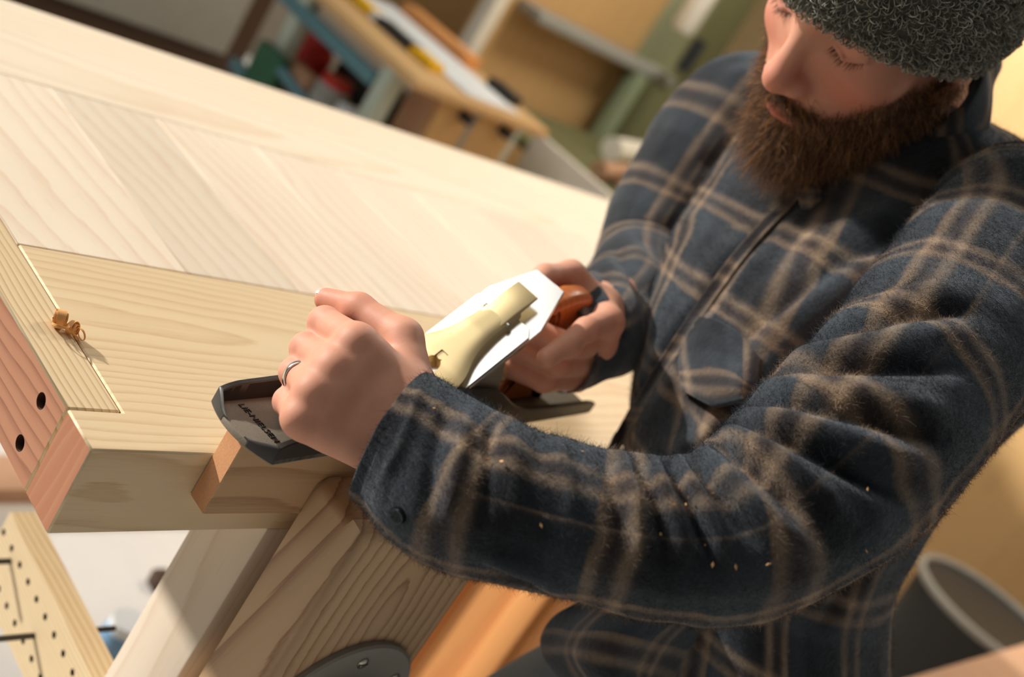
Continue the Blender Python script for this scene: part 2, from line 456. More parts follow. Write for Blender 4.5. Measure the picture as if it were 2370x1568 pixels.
# cast lettering on the toe bed
fc_ = bpy.data.curves.new('toe_lettering', 'FONT'); fc_.body = 'LIE-NIELSEN'; fc_.size = .0070; fc_.extrude = .0005
fc_.align_x = 'CENTER'; fc_.align_y = 'CENTER'; fc_.space_character = 1.0
tmp = bpy.data.objects.new('tmp', fc_); COL.objects.link(tmp)
dg = bpy.context.evaluated_depsgraph_get(); dg.update()
tm = bpy.data.meshes.new_from_object(tmp.evaluated_get(dg)); bpy.data.objects.remove(tmp, do_unlink=True)
to = bpy.data.objects.new('toe_lettering', tm); COL.objects.link(to); tm.materials.append(M_iron)
mt = Matrix.Identity(4)
for i in range(3):
    mt[i][0] = -PV[i]; mt[i][1] = PA[i]; mt[i][2] = PW[i]; mt[i][3] = P3(.0135, .0020, BED + .0002)[i]
tm.transform(mt); adopt(to, plane)
# toe bed front plate at the knob, then frog bed under the blade
frog = [(.150, .004), (.250, .004), (.243, .020), (.214, .064), (.206, .064), (.152, .0095)]
prism('frog', frog, .050, (P3(0, -.025, 0), PA, PW, PV), M_ironrough, plane, .001, 1)
# blade at 45 degrees: e_s runs up the blade, e_n is its upper normal
es_ = PA * math.sqrt(.5) + PW * math.sqrt(.5); en_ = -PA * math.sqrt(.5) + PW * math.sqrt(.5)
MO = P3(.1420, 0, .0005)
bo = [(0, -.028), (.128, -.028), (.1655, -.0145), (.1655, .0145), (.128, .028), (0, .028)]
bl = prism('blade', bo, .0040, (MO, es_, PV, en_), M_blade, plane, .0004, 1)
ch = [(.010, -.0275), (.116, -.0275), (.122, -.022), (.122, .022), (.116, .0275), (.010, .0275)]
prism('chip_breaker', ch, .0030, (MO + en_ * .0042, es_, PV, en_), M_blade, plane, .0004, 1)
# lever cap: waisted bronze plate, hollow along the sides, with keyhole and lever
sc = np.array([.016, .030, .050, .058, .066, .076, .088, .100, .112, .118, .124])
hwc = np.array([.0265, .0265, .0262, .0245, .0195, .0155, .0130, .0118, .0116, .0118, .0105])
ss = np.linspace(.016, .124, 44); hh = np.interp(ss, sc, hwc); hh = np.convolve(np.pad(hh, 2, mode='edge'), np.ones(5) / 5, 'valid')
th_ = lambda s: .0028 + .0075 * min(1, max(0, (s - .022) / .03)) - .003 * min(1, max(0, (s - .09) / .03))
V, F = [], []
nc = 13
for s, hw_ in zip(ss, hh):
    for j in range(nc):
        t = -1 + 2 * j / (nc - 1)
        e = th_(s) * (1 - .22 * abs(t) ** 4)
        V.append(MO + es_ * s + PV * (hw_ * t) + en_ * (.0074 + e))
    for j in range(nc):
        t = -1 + 2 * j / (nc - 1)
        V.append(MO + es_ * s + PV * (hw_ * t) + en_ * (.0073))
for i in range(len(ss) - 1):
    a = i * 2 * nc; b = a + 2 * nc
    for j in range(nc - 1):
        F.append((a + j, b + j, b + j + 1, a + j + 1)); F.append((a + nc + j, a + nc + j + 1, b + nc + j + 1, b + nc + j))
    F.append((a, a + nc, b + nc, b)); F.append((a + nc - 1, b + nc - 1, b + 2 * nc - 1, a + 2 * nc - 1))
F.append(tuple(range(nc)) + tuple(range(2 * nc - 1, nc - 1, -1))); a = (len(ss) - 1) * 2 * nc
F.append(tuple(range(a + nc - 1, a - 1, -1)) + tuple(range(a + nc, a + 2 * nc)))
lc = mesh_obj('lever_cap', V, F, M_brass, plane)
bm = bmesh.new(); bm.from_mesh(lc.data); bmesh.ops.recalc_face_normals(bm, faces=bm.faces); bm.to_mesh(lc.data); bm.free()
# keyhole: round bore with a narrower slot above it
bm = bmesh.new(); cyl_between(bm, MO + es_ * .047 + en_ * .004, MO + es_ * .047 + en_ * .03, .0062, 28)
boolean(lc, from_bm('cutter', bm, None))
bm = bmesh.new()
sv = [(.047, -.0034), (.0595, -.0034), (.0595, .0034), (.047, .0034)]
lo = [bm.verts.new(tuple(MO + es_ * s + PV * v + en_ * .004)) for s, v in sv]; hi = [bm.verts.new(tuple(MO + es_ * s + PV * v + en_ * .03)) for s, v in sv]
bm.faces.new(lo[::-1]); bm.faces.new(hi)
for i in range(4): bm.faces.new((lo[i], lo[(i + 1) % 4], hi[(i + 1) % 4], hi[i]))
bmesh.ops.recalc_face_normals(bm, faces=bm.faces)
boolean(lc, from_bm('cutter', bm, None)); auto_smooth(lc, 35)
V, F = tube([MO + es_ * .0565 + en_ * .006, MO + es_ * .0565 + en_ * .0145, MO + es_ * .0565 + en_ * .0165], [.0052, .0052, .0036], 20)
auto_smooth(mesh_obj('cap_screw', V, F, M_brass, plane), 30)
# cam lever at the top of the cap
lv = [(.100, .0110), (.104, .0155), (.126, .0165), (.142, .0150), (.1425, .0128), (.126, .0118), (.118, .0098)]
prism('cam_lever', lv, .0215, (MO - PV * .01075, es_, en_, PV), M_brass, plane, .0012, 2)
tube_obj('lever_pivot', [MO + es_ * .110 - PV * .0128 + en_ * .0125, MO + es_ * .110 + PV * .0128 + en_ * .0125], .0022, M_screw, plane, 12)
# lateral adjuster and depth wheel behind the blade
tube_obj('depth_wheel', [P3(.250, 0, .034), P3(.251, 0, .034), P3(.260, 0, .034), P3(.261, 0, .034)], [.0105, .012, .012, .0105], M_brass, plane, 28)
tube_obj('adjuster_shaft', [P3(.225, 0, .034), P3(.250, 0, .034)], .0035, M_brass, plane, 10)
# wooden knob and tote
M_cherry = wood('cherry handle', srgb(196, 112, 58), srgb(140, 70, 34), 'Z', .006, .5, rough=.3)
kn = [(.0040, .0130), (.010, .0150), (.016, .0125), (.024, .0115), (.034, .0150), (.046, .0190), (.056, .0195), (.064, .0165), (.069, .0095), (.071, .0)]
V, F = tube([P3(.085, 0, w) for w, _ in kn], [max(r, .0004) for _, r in kn], 28)
auto_smooth(mesh_obj('front_knob', V, F, M_cherry, plane), 60)
tote = [(0.267, .0065), (0.353, .0065), (0.351, .013), (0.331, .018), (0.315, .034), (0.311, .056), (0.317, .080), (0.331, .101), (0.334, .109), (0.323, .113),
        (0.301, .112), (0.283, .106), (0.271, .101), (0.268, .096), (0.279, .090), (0.286, .080), (0.285, .058), (0.279, .036), (0.271, .020), (0.265, .012)]
prism('rear_tote', tote, .022, (P3(0, -.011, 0), PA, PW, PV), M_cherry, plane, .0075, 4)

# ================================================================== implicit-surface modelling
def sd_cap(P, a, b, ra, rb):
    a = np.asarray(a, float); b = np.asarray(b, float); ab = b - a
    t = np.clip(((P - a) @ ab) / (ab @ ab), 0, 1)
    return np.linalg.norm(P - a - t[..., None] * ab, axis=-1) - (ra + (rb - ra) * t)
def sd_sph(P, c, r): return np.linalg.norm(P - np.asarray(c, float), axis=-1) - r
def sd_ell(P, c, r, rot=None):
    q = P - np.asarray(c, float)
    if rot is not None: q = q @ np.asarray(rot, float)
    r = np.asarray(r, float)
    k0 = np.linalg.norm(q / r, axis=-1); k1 = np.linalg.norm(q / (r * r), axis=-1)
    return k0 * (k0 - 1) / np.maximum(k1, 1e-9)
def smin(a, b, k):
    h = np.maximum(k - np.abs(a - b), 0) / k
    return np.minimum(a, b) - h * h * k * .25
def smax(a, b, k): return -smin(-a, -b, k)
def surface(fn, lo, hi, h, chunk=None):
    lo = np.asarray(lo, float); hi = np.asarray(hi, float)
    n = np.ceil((hi - lo) / h).astype(int) + 1
    xs = [lo[i] + h * np.arange(n[i]) for i in range(3)]
    F = np.empty(n, np.float32)
    step = max(1, int(300000 // (n[1] * n[2])))
    for i in range(0, n[0], step):
        G_ = np.stack(np.meshgrid(xs[0][i:i + step], xs[1], xs[2], indexing='ij'), -1)
        F[i:i + step] = fn(G_.reshape(-1, 3)).reshape(G_.shape[:3])
    ins = F < 0
    c = [ins[a:n[0] - 1 + a, b:n[1] - 1 + b, d:n[2] - 1 + d] for a in (0, 1) for b in (0, 1) for d in (0, 1)]
    cnt = sum(x.astype(np.int8) for x in c)
    act = (cnt > 0) & (cnt < 8)
    idx = -np.ones(act.shape, np.int64); cells = np.argwhere(act); idx[act] = np.arange(len(cells))
    acc = np.zeros((len(cells), 3)); m = np.zeros(len(cells))
    offs = [(a, b, d) for a in (0, 1) for b in (0, 1) for d in (0, 1)]
    vals = {o: F[cells[:, 0] + o[0], cells[:, 1] + o[1], cells[:, 2] + o[2]] for o in offs}
    for o in offs:
        for ax in range(3):
            if o[ax] == 0:
                q = list(o); q[ax] = 1; q = tuple(q)
                f0, f1 = vals[o], vals[q]; cr = (f0 < 0) != (f1 < 0)
                t = np.where(cr, f0 / np.where(np.abs(f0 - f1) < 1e-12, 1, f0 - f1), 0)
                p = np.tile(np.array(o, float), (len(cells), 1)); p[:, ax] += t
                acc += p * cr[:, None]; m += cr
    V = lo + (cells + acc / np.maximum(m, 1)[:, None]) * h
    faces = []
    for ax in range(3):
        b, d = [(1, 2), (2, 0), (0, 1)][ax]
        sl0 = [slice(None)] * 3; sl1 = [slice(None)] * 3
        sl0[ax] = slice(0, n[ax] - 1); sl1[ax] = slice(1, n[ax])
        e0 = ins[tuple(sl0)]; e1 = ins[tuple(sl1)]
        ch = np.argwhere(e0 != e1)
        ok = (ch[:, b] > 0) & (ch[:, d] > 0) & (ch[:, b] < n[b] - 1) & (ch[:, d] < n[d] - 1)
        ch = ch[ok]
        s0 = e0[ch[:, 0], ch[:, 1], ch[:, 2]]
        q = []
        for db, dd in ((1, 1), (0, 1), (0, 0), (1, 0)):
            cc = ch.copy(); cc[:, b] -= db; cc[:, d] -= dd
            q.append(idx[cc[:, 0], cc[:, 1], cc[:, 2]])
        q = np.stack(q, 1); q[~s0] = q[~s0][:, ::-1]
        faces.append(q)
    Fq = np.concatenate(faces); Fq = Fq[(Fq >= 0).all(1)]
    return V, Fq
def fast_mesh(name, V, Fq, mat, parent=None, cols=None, smooth=True):
    me = bpy.data.meshes.new(name)
    V = np.ascontiguousarray(V, np.float32); Fq = np.ascontiguousarray(Fq, np.int32)
    me.vertices.add(len(V)); me.vertices.foreach_set('co', V.ravel())
    k = Fq.shape[1]
    me.loops.add(Fq.size); me.loops.foreach_set('vertex_index', Fq.ravel())
    me.polygons.add(len(Fq)); me.polygons.foreach_set('loop_start', np.arange(0, Fq.size, k, dtype=np.int32))
    me.update(calc_edges=True)
    me.polygons.foreach_set('use_smooth', np.ones(len(Fq), bool))
    if cols is not None:
        a = me.color_attributes.new('tint', 'FLOAT_COLOR', 'POINT')
        c4 = np.ones((len(V), 4), np.float32); c4[:, :3] = cols; a.data.foreach_set('color', c4.ravel())
    if mat: me.materials.append(mat)
    me.validate()
    o = bpy.data.objects.new(name, me); COL.objects.link(o)
    if parent is not None: adopt(o, parent)
    return o
def vnormals(V, Fq):
    a = V[Fq[:, 2]] - V[Fq[:, 0]]; b = V[Fq[:, 3]] - V[Fq[:, 1]]
    fn = np.cross(a, b); N = np.zeros_like(V)
    for i in range(4): np.add.at(N, Fq[:, i], fn)
    return N / np.maximum(np.linalg.norm(N, axis=1), 1e-12)[:, None]
def sample_faces(V, Fq, n, w=None):
    a = V[Fq[:, 2]] - V[Fq[:, 0]]; b = V[Fq[:, 3]] - V[Fq[:, 1]]
    ar = np.linalg.norm(np.cross(a, b), axis=1)
    if w is not None: ar = ar * w
    f = RNG.choice(len(Fq), n, p=ar / ar.sum())
    s, t = RNG.random(n)[:, None], RNG.random(n)[:, None]
    wts = np.stack([(1 - s) * (1 - t), s * (1 - t), s * t, (1 - s) * t], 1)[..., 0]
    return f, wts
def hair_obj(name, pts, mat, parent, r0, cols=None, taper=.25):
    """pts (n,k,3) strands"""
    n, k, _ = pts.shape
    cu = bpy.data.hair_curves.new(name); cu.add_curves([k] * n)
    cu.attributes['position'].data.foreach_set('vector', np.ascontiguousarray(pts, np.float32).ravel())
    a = cu.attributes.get('radius') or cu.attributes.new('radius', 'FLOAT', 'POINT')
    rr = np.linspace(1, taper, k)[None, :] * (r0 if np.isscalar(r0) else np.asarray(r0)[:, None]) * np.ones((n, 1))
    a.data.foreach_set('value', np.ascontiguousarray(rr, np.float32).ravel())
    if cols is not None:
        c = cu.attributes.new('tint', 'FLOAT_COLOR', 'CURVE')
        c4 = np.ones((n, 4), np.float32); c4[:, :3] = cols; c.data.foreach_set('color', c4.ravel())
    cu.materials.append(mat)
    o = bpy.data.objects.new(name, cu); COL.objects.link(o)
    if parent is not None: adopt(o, parent)
    return o
def hair_mat(name, rough=.7, spec=.2, trans=0.0):
    k = NT(name); at = k.n('ShaderNodeAttribute', attribute_name='tint')
    k.set(Base_Color=at.outputs['Color'], Roughness=rough); k.b.inputs['Specular IOR Level'].default_value = spec
    return k.m
def vnoise(P, scale, seed=0):
    """smooth value noise in numpy"""
    q = P * scale + seed * 17.31; i = np.floor(q).astype(np.int64); f = q - i; f = f * f * (3 - 2 * f)
    def hsh(a, b, c):
        h = (a * 374761393 + b * 668265263 + c * 2147483647 + seed * 974634777) & 0xffffffff
        h = (h ^ (h >> 13)) * 1274126177 & 0xffffffff
        return ((h ^ (h >> 16)) & 0xffff) / 65535.0
    r = 0
    for a in (0, 1):
        for b in (0, 1):
            for c in (0, 1):
                w = (f[:, 0] if a else 1 - f[:, 0]) * (f[:, 1] if b else 1 - f[:, 1]) * (f[:, 2] if c else 1 - f[:, 2])
                r = r + w * hsh(i[:, 0] + a, i[:, 1] + b, i[:, 2] + c)
    return r

def skin_mat():
    k = NT('skin'); at = k.n('ShaderNodeAttribute', attribute_name='tint'); tc = k.n('ShaderNodeTexCoord')
    n1 = k.noise(tc.outputs['Object'], 90, 4, .6); n2 = k.noise(tc.outputs['Object'], 900, 3, .6)
    c = k.mix(k.math('MULTIPLY', n1.outputs[0], .35), at.outputs['Color'], srgb(186, 96, 78))
    k.set(Base_Color=c, Roughness=.56)
    k.b.inputs['Subsurface Weight'].default_value = .22
    k.b.inputs['Subsurface Radius'].default_value = (1.0, .35, .2); k.b.inputs['Subsurface Scale'].default_value = .006
    k.b.inputs['Specular IOR Level'].default_value = .32
    k.bump(k.math('ADD', k.math('MULTIPLY', n1.outputs[0], .6), k.math('MULTIPLY', n2.outputs[0], .4)), .22, .0007)
    return k.m
M_skin = skin_mat()
SK = np.array(srgb(220, 167, 139)); SKR = np.array(srgb(204, 116, 92))

# ================================================================== the man: body
HO = np.array((.507, .029, .445))
HB = np.array([[-.043, -.778, -.626], [.994, .029, -.105], [.100, -.627, .772]])   # columns right, forward, up
_u, _s, _v = np.linalg.svd(HB); HB = _u @ _v
def h2w(p): return HO + (np.asarray(p, float) / 1000.0) @ HB.T
def w2h(P): return ((P - HO) @ HB) * 1000.0

def head_sdf(p):
    ax = np.abs(p[:, 0]); q = np.stack([ax, p[:, 1], p[:, 2]], 1)
    d = sd_ell(q, (0, 2, 48), (75, 97, 86))
    d = smin(d, sd_ell(q, (0, 42, -22), (60, 54, 82)), 30)
    d = smin(d, sd_cap(q, (54, 8, -48), (14, 74, -92), 15, 16), 28)
    d = smin(d, sd_ell(q, (0, 80, -90), (22, 17, 17)), 16)
    d = smin(d, sd_cap(q, (0, 93, 40), (40, 76, 40), 8, 7), 16)             # brow
    d = smin(d, sd_ell(q, (46, 62, -8), (18, 18, 16)), 22)                  # cheekbone
    d = smax(d, -sd_ell(q, (35, 103, 24), (18, 17, 13)), 14)                # socket
    d = smin(d, sd_ell(q, (35, 75, 24), (17, 14.5, 14)), 4)                           # closed lid over the eye
    lid = sd_cap(q, (21, 87, 19), (35, 90.5, 14.5), 1.5, 1.8); lid = np.minimum(lid, sd_cap(q, (35, 90.5, 14.5), (50, 82, 18), 1.8, 1.4))
    d = smin(d, lid, 3)
    d = smin(d, sd_ell(q, (0, 76, -46), (35, 25, 26)), 18)                  # mouth bulge
    d = smin(d, sd_cap(q, (0, 93, 24), (0, 112, -17), 8, 10.5), 9)          # nose
    d = smin(d, sd_sph(q, (0, 112.5, -20), 11.5), 6)
    d = smin(d, sd_ell(q, (12.5, 100, -24), (9, 13, 8.5)), 7)               # wing
    d = smax(d, -sd_ell(q, (6.5, 104, -34), (3.4, 5.5, 4.0)), 3)            # nostril
    up = np.minimum(sd_cap(q, (0, 101, -49), (10, 99.5, -48.5), 4.2, 4.2), sd_cap(q, (10, 99.5, -48.5), (24, 90, -54), 4.2, 2.4))
    lo_ = np.minimum(sd_cap(q, (0, 100.5, -58.5), (10, 98.5, -58), 5.2, 4.8), sd_cap(q, (10, 98.5, -58), (23, 90, -55), 4.8, 2.6))
    d = smin(d, up, 4); d = smin(d, lo_, 4)
    d = smax(d, -sd_cap(q, (0, 106, -53.6), (22, 94, -54.6), 1.3, .8), 2)   # lip line
    ear = sd_ell(q, (76, -8, 0), (6, 17, 29), [[.95, .3, 0], [-.3, .95, 0], [0, 0, 1]])
    ear = smax(ear, -sd_ell(q, (83, -4, 2), (5, 9, 17)), 5)
    ear = smin(ear, sd_ell(q, (74, 2, -27), (5.5, 7.5, 9)), 6)
    d = smin(d, ear, 6)
    d = smin(d, sd_cap(q, (0, -22, -30), (0, -52, -175), 56, 56), 26)       # neck
    d = smin(d, sd_cap(q, (0, -50, -25), (0, -84, -150), 46, 54), 26)       # nape
    return d
HV, HF = surface(head_sdf, (-92, -125, -185), (92, 136, 142), 2.1)
hn = vnormals(HV, HF)
# skin tint in head space: ruddy nose and cheeks, brown where the beard grows, red lips
ax = np.abs(HV[:, 0])
col = np.tile(SK, (len(HV), 1))
def blend(c, mask, to): return c * (1 - mask[:, None]) + np.asarray(to) * mask[:, None]
def gauss(P, c, r): return np.exp(-(((P - np.asarray(c)) / np.asarray(r)) ** 2).sum(1))
qv = np.stack([ax, HV[:, 1], HV[:, 2]], 1)
col = blend(col, .55 * gauss(qv, (0, 115, -18), (16, 18, 16)), SKR)
col = blend(col, .65 * gauss(qv, (44, 74, -14), (24, 30, 22)), SKR)
col = blend(col, .4 * gauss(qv, (33, 88, 21), (16, 14, 10)), srgb(190, 120, 104))
col = blend(col, .85 * np.clip(gauss(qv, (0, 102, -54), (18, 10, 8)) * 1.5, 0, 1), srgb(190, 92, 84))
def beard_mask(P):
    a = np.abs(P[:, 0]); y, z = P[:, 1], P[:, 2]
    s = 1 / (1 + np.exp(-(a - 30) / 5))
    line = -36 + np.clip((a - 46) * .9, 0, 26) - np.clip((48 - a) / 24, 0, 1) * (18 * s)
    m = 1 / (1 + np.exp((z - line) / 3.0))
    m *= np.clip((y + 8) / 14, 0, 1) * (z > -150)
    mo = np.exp(-((a / 34) ** 6)) * np.exp(-(((z + 40.5 + a * .2) / 6.5) ** 2)) * (y > 78)
    m = np.maximum(m * (1 - np.exp(-((a / 26) ** 4)) * np.exp(-(((z + 41) / 11) ** 4)) * (y > 75)), mo)
    lips = np.exp(-((a / 23) ** 4) - (((z + 54.5) / 7.5) ** 4)) * (y > 84)
    soul = np.exp(-(((a - 11) / 9) ** 2) - (((z + 69) / 8) ** 2)) * (y > 75) * .6
    return np.clip(m * (1 - lips) * (1 - soul), 0, 1)
bmask = beard_mask(HV)
col = blend(col, bmask * .8, srgb(84, 56, 40))
HWV = h2w(HV)

# ---- hands: joints located in space, flesh grown round them
def hand_field(wr, mcp, fingers, thumb, palm, extra):
    def fn(P):
        d = None
        for (a, b, ra, rb) in palm:
            e = sd_cap(P, a, b, ra, rb); d = e if d is None else smin(d, e, .014)
        for ch in fingers:
            e = None
            for (a, b, ra, rb) in ch:
                c_ = sd_cap(P, a, b, ra, rb); e = c_ if e is None else smin(e, c_, .004)
            d = smin(d, e, .0040)
        e = None
        for (a, b, ra, rb) in thumb:
            c_ = sd_cap(P, a, b, ra, rb); e = c_ if e is None else smin(e, c_, .006)
        d = smin(d, e, .0055)
        for (kind, c, r, kk) in extra:
            e = sd_sph(P, c, r)
            d = smin(d, e, kk) if kind > 0 else smax(d, -e, kk)
        return d
    return fn
A = at_d
LW1, LW2 = A((944, 918), .728), A((895, 1036), .716)      # wrist, radial and ulnar
LM = [A((820, 792), .716), A((772, 850), .707), A((726, 906), .700), A((694, 968), .697)]
LPp = [A((752, 748), .750), A((710, 808), .742), A((684, 864), .735), A((668, 930), .726)]
KN = P3(.085, 0, 0)
LF = []
rM, rP, rD, rT = [.0112, .0112, .0106, .0096], [.0102, .0100, .0093, .0084], [.0088, .0088, .0083, .0075], [.0078, .0078, .0074, .0066]
LT = []
for i in range(4):
    k0 = np.array([KN[0], KN[1], LPp[i][2] - .022])
    v1 = k0 - LPp[i]; v1 /= np.linalg.norm(v1)
    side = np.array([.25, .55, -.45]); dirn = side * .55 + v1 * .6; dirn /= np.linalg.norm(dirn)
    dip = LPp[i] + dirn * .025
    k1 = np.array([KN[0] + .012, KN[1] + .010, dip[2] - .016]); d2 = k1 - dip; d2 /= np.linalg.norm(d2)
    tip = dip + d2 * .019
    LF.append([(LM[i], LPp[i], rM[i], rP[i]), (LPp[i], dip, rP[i], rD[i]), (dip, tip, rD[i], rT[i])])
    LT.append(tip)
T0, T1, T2, T3 = A((945, 890), .734), A((932, 784), .748), A((830, 716), .766), A((755, 694), .780)
Lthumb = [(T0, T1, .0165, .0125), (T1, T2, .0120, .0098), (T2, T3, .0098, .0078)]
wc = (LW1 + LW2) / 2
pb = lambda a, m: m * .86 + a * .14
palm = [(LW1, pb(LW1, LM[0]), .0185, .0118), (LW1 * .6 + LW2 * .4, pb(wc, LM[1]), .0190, .0116), (LW1 * .35 + LW2 * .65, pb(wc, LM[2]), .0180, .0112), (LW2, pb(LW2, LM[3]), .0165, .0112)]
palm += [(pb(wc, LM[i]), LM[i], .0105, .0098) for i in range(4)]
fwd = np.array(RC[2])
palm += [(wc + fwd * .014, (LM[1] + LM[2]) / 2 + fwd * .016, .020, .014), (LW2 + fwd * .008, LM[3] * .6 + LW2 * .4 + fwd * .010, .0165, .0135)]
LE = A((1760, 1262), .704)                                 # elbow
wq = LW1 * .5 + LW2 * .5
palm += [(LW1 * .75 + LW2 * .25, wq * .72 + LE * .28, .0175, .020), (LW2 * .8 + LW1 * .2, wq * .72 + LE * .28, .0165, .020)]
extra = [(1, LM[i] - fwd * (.0060), .0082, .006) for i in range(4)]
extra += [(1, LPp[i] - fwd * .0028, .0083, .004) for i in range(4)]
lhand = hand_field(None, LM, LF, Lthumb, palm, extra)
pts_ = np.array([LW1, LW2, T2, T3] + LM + LPp + LT)
lo_b, hi_b = pts_.min(0) - .034, pts_.max(0) + .034
LV, LFq = surface(lhand, lo_b, hi_b, .00125)
lcol = np.tile(SK, (len(LV), 1))
for j in LM: lcol = blend(lcol, .35 * gauss(LV, j, .013), srgb(214, 128, 100))
for j in LPp: lcol = blend(lcol, .45 * gauss(LV, j, .012), srgb(224, 140, 122))
for j in (T2, T3): lcol = blend(lcol, .4 * gauss(LV, j, .016), srgb(214, 124, 98))

# right hand round the tote
TC = P3(.335, 0, 0)
def TPt(u, v, w): return P3(u - .035, v, w)
RW = TPt(.398, -.004, .090)
RM = [TPt(.362, -.030, .104), TPt(.366, -.034, .084), TPt(.368, -.034, .065), TPt(.368, -.031, .047)]
RP_ = [TPt(.318, -.036, .100), TPt(.326, -.030, .080), TPt(.324, -.030, .061), TPt(.326, -.027, .043)]
RD_ = [TPt(.294, -.039, .088), TPt(.304, -.004, .077), TPt(.302, -.004, .058), TPt(.304, -.004, .040)]
RT_ = [TPt(.273, -.040, .078), TPt(.310, .016, .075), TPt(.309, .016, .056), TPt(.311, .015, .038)]
RF = [[(RM[i], RP_[i], .0110, .0096), (RP_[i], RD_[i], .0096, .0088), (RD_[i], RT_[i], .0088, .0076)] for i in range(4)]
Rthumb = [(TPt(.388, .006, .100), TPt(.368, .022, .112), .015, .0115), (TPt(.368, .022, .112), TPt(.336, .026, .106), .0112, .0095), (TPt(.336, .026, .106), TPt(.312, .020, .098), .0095, .0080)]
RWb = TPt(.402, -.004, .062)
rpalm = [(RW, RM[0], .0190, .013), (RW, RM[1], .0190, .013), (RWb, RM[2], .0185, .012), (RWb, RM[3], .0185, .012), (RW, TPt(.366, .018, .10), .018, .014)]
RE = A((1500, 670), 1.19)
rpalm += [(RW, RW * .5 + RE * .5, .020, .030), (RWb, RWb * .5 + RE * .5, .020, .030)]
rhand = hand_field(None, RM, RF, Rthumb, rpalm, [(1, RM[i] + PV * -.004, .0078, .006) for i in range(4)])
pts_ = np.array([RW, RWb] + RM + RP_ + RT_ + [TPt(.312, .020, .098)])
RV, RFq = surface(rhand, pts_.min(0) - .03, pts_.max(0) + .03, .0018)
rcol = np.tile(SK, (len(RV), 1))
for j in RP_ + RM: rcol = blend(rcol, .35 * gauss(RV, j, .012), srgb(214, 128, 100))

# limbs and trunk inside the clothes
SHL, SHR = np.array((.590, -.105, .330)), np.array((.680, .185, .270))
def core(P):
    d = sd_cap(P, LE, wc * .85 + LE * .15, .026, .019)
    d = smin(d, sd_cap(P, SHL, LE, .045, .028), .02)
    e = smin(sd_cap(P, RE, RW * .9 + RE * .1, .036, .026), sd_cap(P, SHR, RE, .048, .038), .02)
    d = np.minimum(d, e)
    t = sd_ell(P, (.615, -.04, .19), (.065, .11, .16)); t = smin(t, sd_ell(P, (.565, -.165, -.03), (.065, .085, .16)), .05)
    t = smin(t, sd_cap(P, SHL, SHR, .036, .036), .03); t = smin(t, sd_cap(P, (.640, .036, .35), (.640, .02, .28), .050, .05), .03)
    return smin(d, t, .03)
CV, CF = surface(core, (.05, -.38, -.24), (.82, .34, .46), .009)
ccol = np.tile(SK, (len(CV), 1))
n0, n1, n2 = len(HWV), len(LV), len(RV)
BV = np.concatenate([HWV, LV, RV, CV]); BF = np.concatenate([HF, LFq + n0, RFq + n0 + n1, CF + n0 + n1 + n2])
BC = np.concatenate([col, lcol, rcol, ccol])
man = thing('person', (.60, -.20, FLOOR), 'bearded man in a dark plaid fleece jacket and grey knit hat, bending over the plane', 'person')
fast_mesh('body', BV, BF, M_skin, man, BC)

# ================================================================== clothes: swept cloth with folds
def catmull(K, n):
    K = np.asarray(K, float); m = len(K)
    P = np.vstack([2 * K[0] - K[1], K, 2 * K[-1] - K[-2]])
    t = np.linspace(0, m - 1 - 1e-6, n); i = t.astype(int); f = (t - i)[:, None]
    p0, p1, p2, p3 = P[i], P[i + 1], P[i + 2], P[i + 3]
    return .5 * (2 * p1 + (p2 - p0) * f + (2 * p0 - 5 * p1 + 4 * p2 - p3) * f ** 2 + (3 * p1 - p0 - 3 * p2 + p3) * f ** 3)
def to_px(P):
    q = (P - CAM) @ RC.T
    return np.stack([q[:, 0] / q[:, 2] * FPX + CX, q[:, 1] / q[:, 2] * FPX + CY], 1), q[:, 2]
def grid_faces(nu, nv, closed=True):
    i = np.arange(nu - 1)[:, None]; j = np.arange(nv if closed else nv - 1)[None, :]; j2 = (j + 1) % nv
    return np.stack([i * nv + j, i * nv + j2, (i + 1) * nv + j2, (i + 1) * nv + j], -1).reshape(-1, 4)
def poly_dist(px, line):
    """distance and running position to a polyline"""
    best = np.full(len(px), 1e9); tt = np.zeros(len(px)); sd = np.zeros(len(px))
    L = [np.asarray(p, float) for p in line]; tot = sum(np.linalg.norm(b - a) for a, b in zip(L[:-1], L[1:])); run = 0
    for a, b in zip(L[:-1], L[1:]):
        ab = b - a; l = np.linalg.norm(ab)
        t = np.clip(((px - a) @ ab) / (l * l), 0, 1)
        v = px - a - t[:, None] * ab; d = np.linalg.norm(v, axis=1)
        m = d < best; best[m] = d[m]; tt[m] = (run + t[m] * l) / tot
        sd[m] = (ab[0] * v[m, 1] - ab[1] * v[m, 0]); run += l
    return best, tt, np.sign(sd)
def folds(V, N, lines):
    """lines: (polyline in photo px, width px, height mm): ridge > 0, crease < 0; height dies out at the ends"""
    px, dep = to_px(V)
    face = np.clip(-((V - CAM) / np.linalg.norm(V - CAM, axis=1)[:, None] * N).sum(1) * 3, 0, 1)
    D = np.zeros(len(V))
    for (line, w, h) in lines:
        d, t, s = poly_dist(px, line)
        end = np.clip(np.minimum(t, 1 - t) * 4 + .25, 0, 1)
        D += h * .001 * np.exp(-(d / w) ** 2) * end
    return D * face
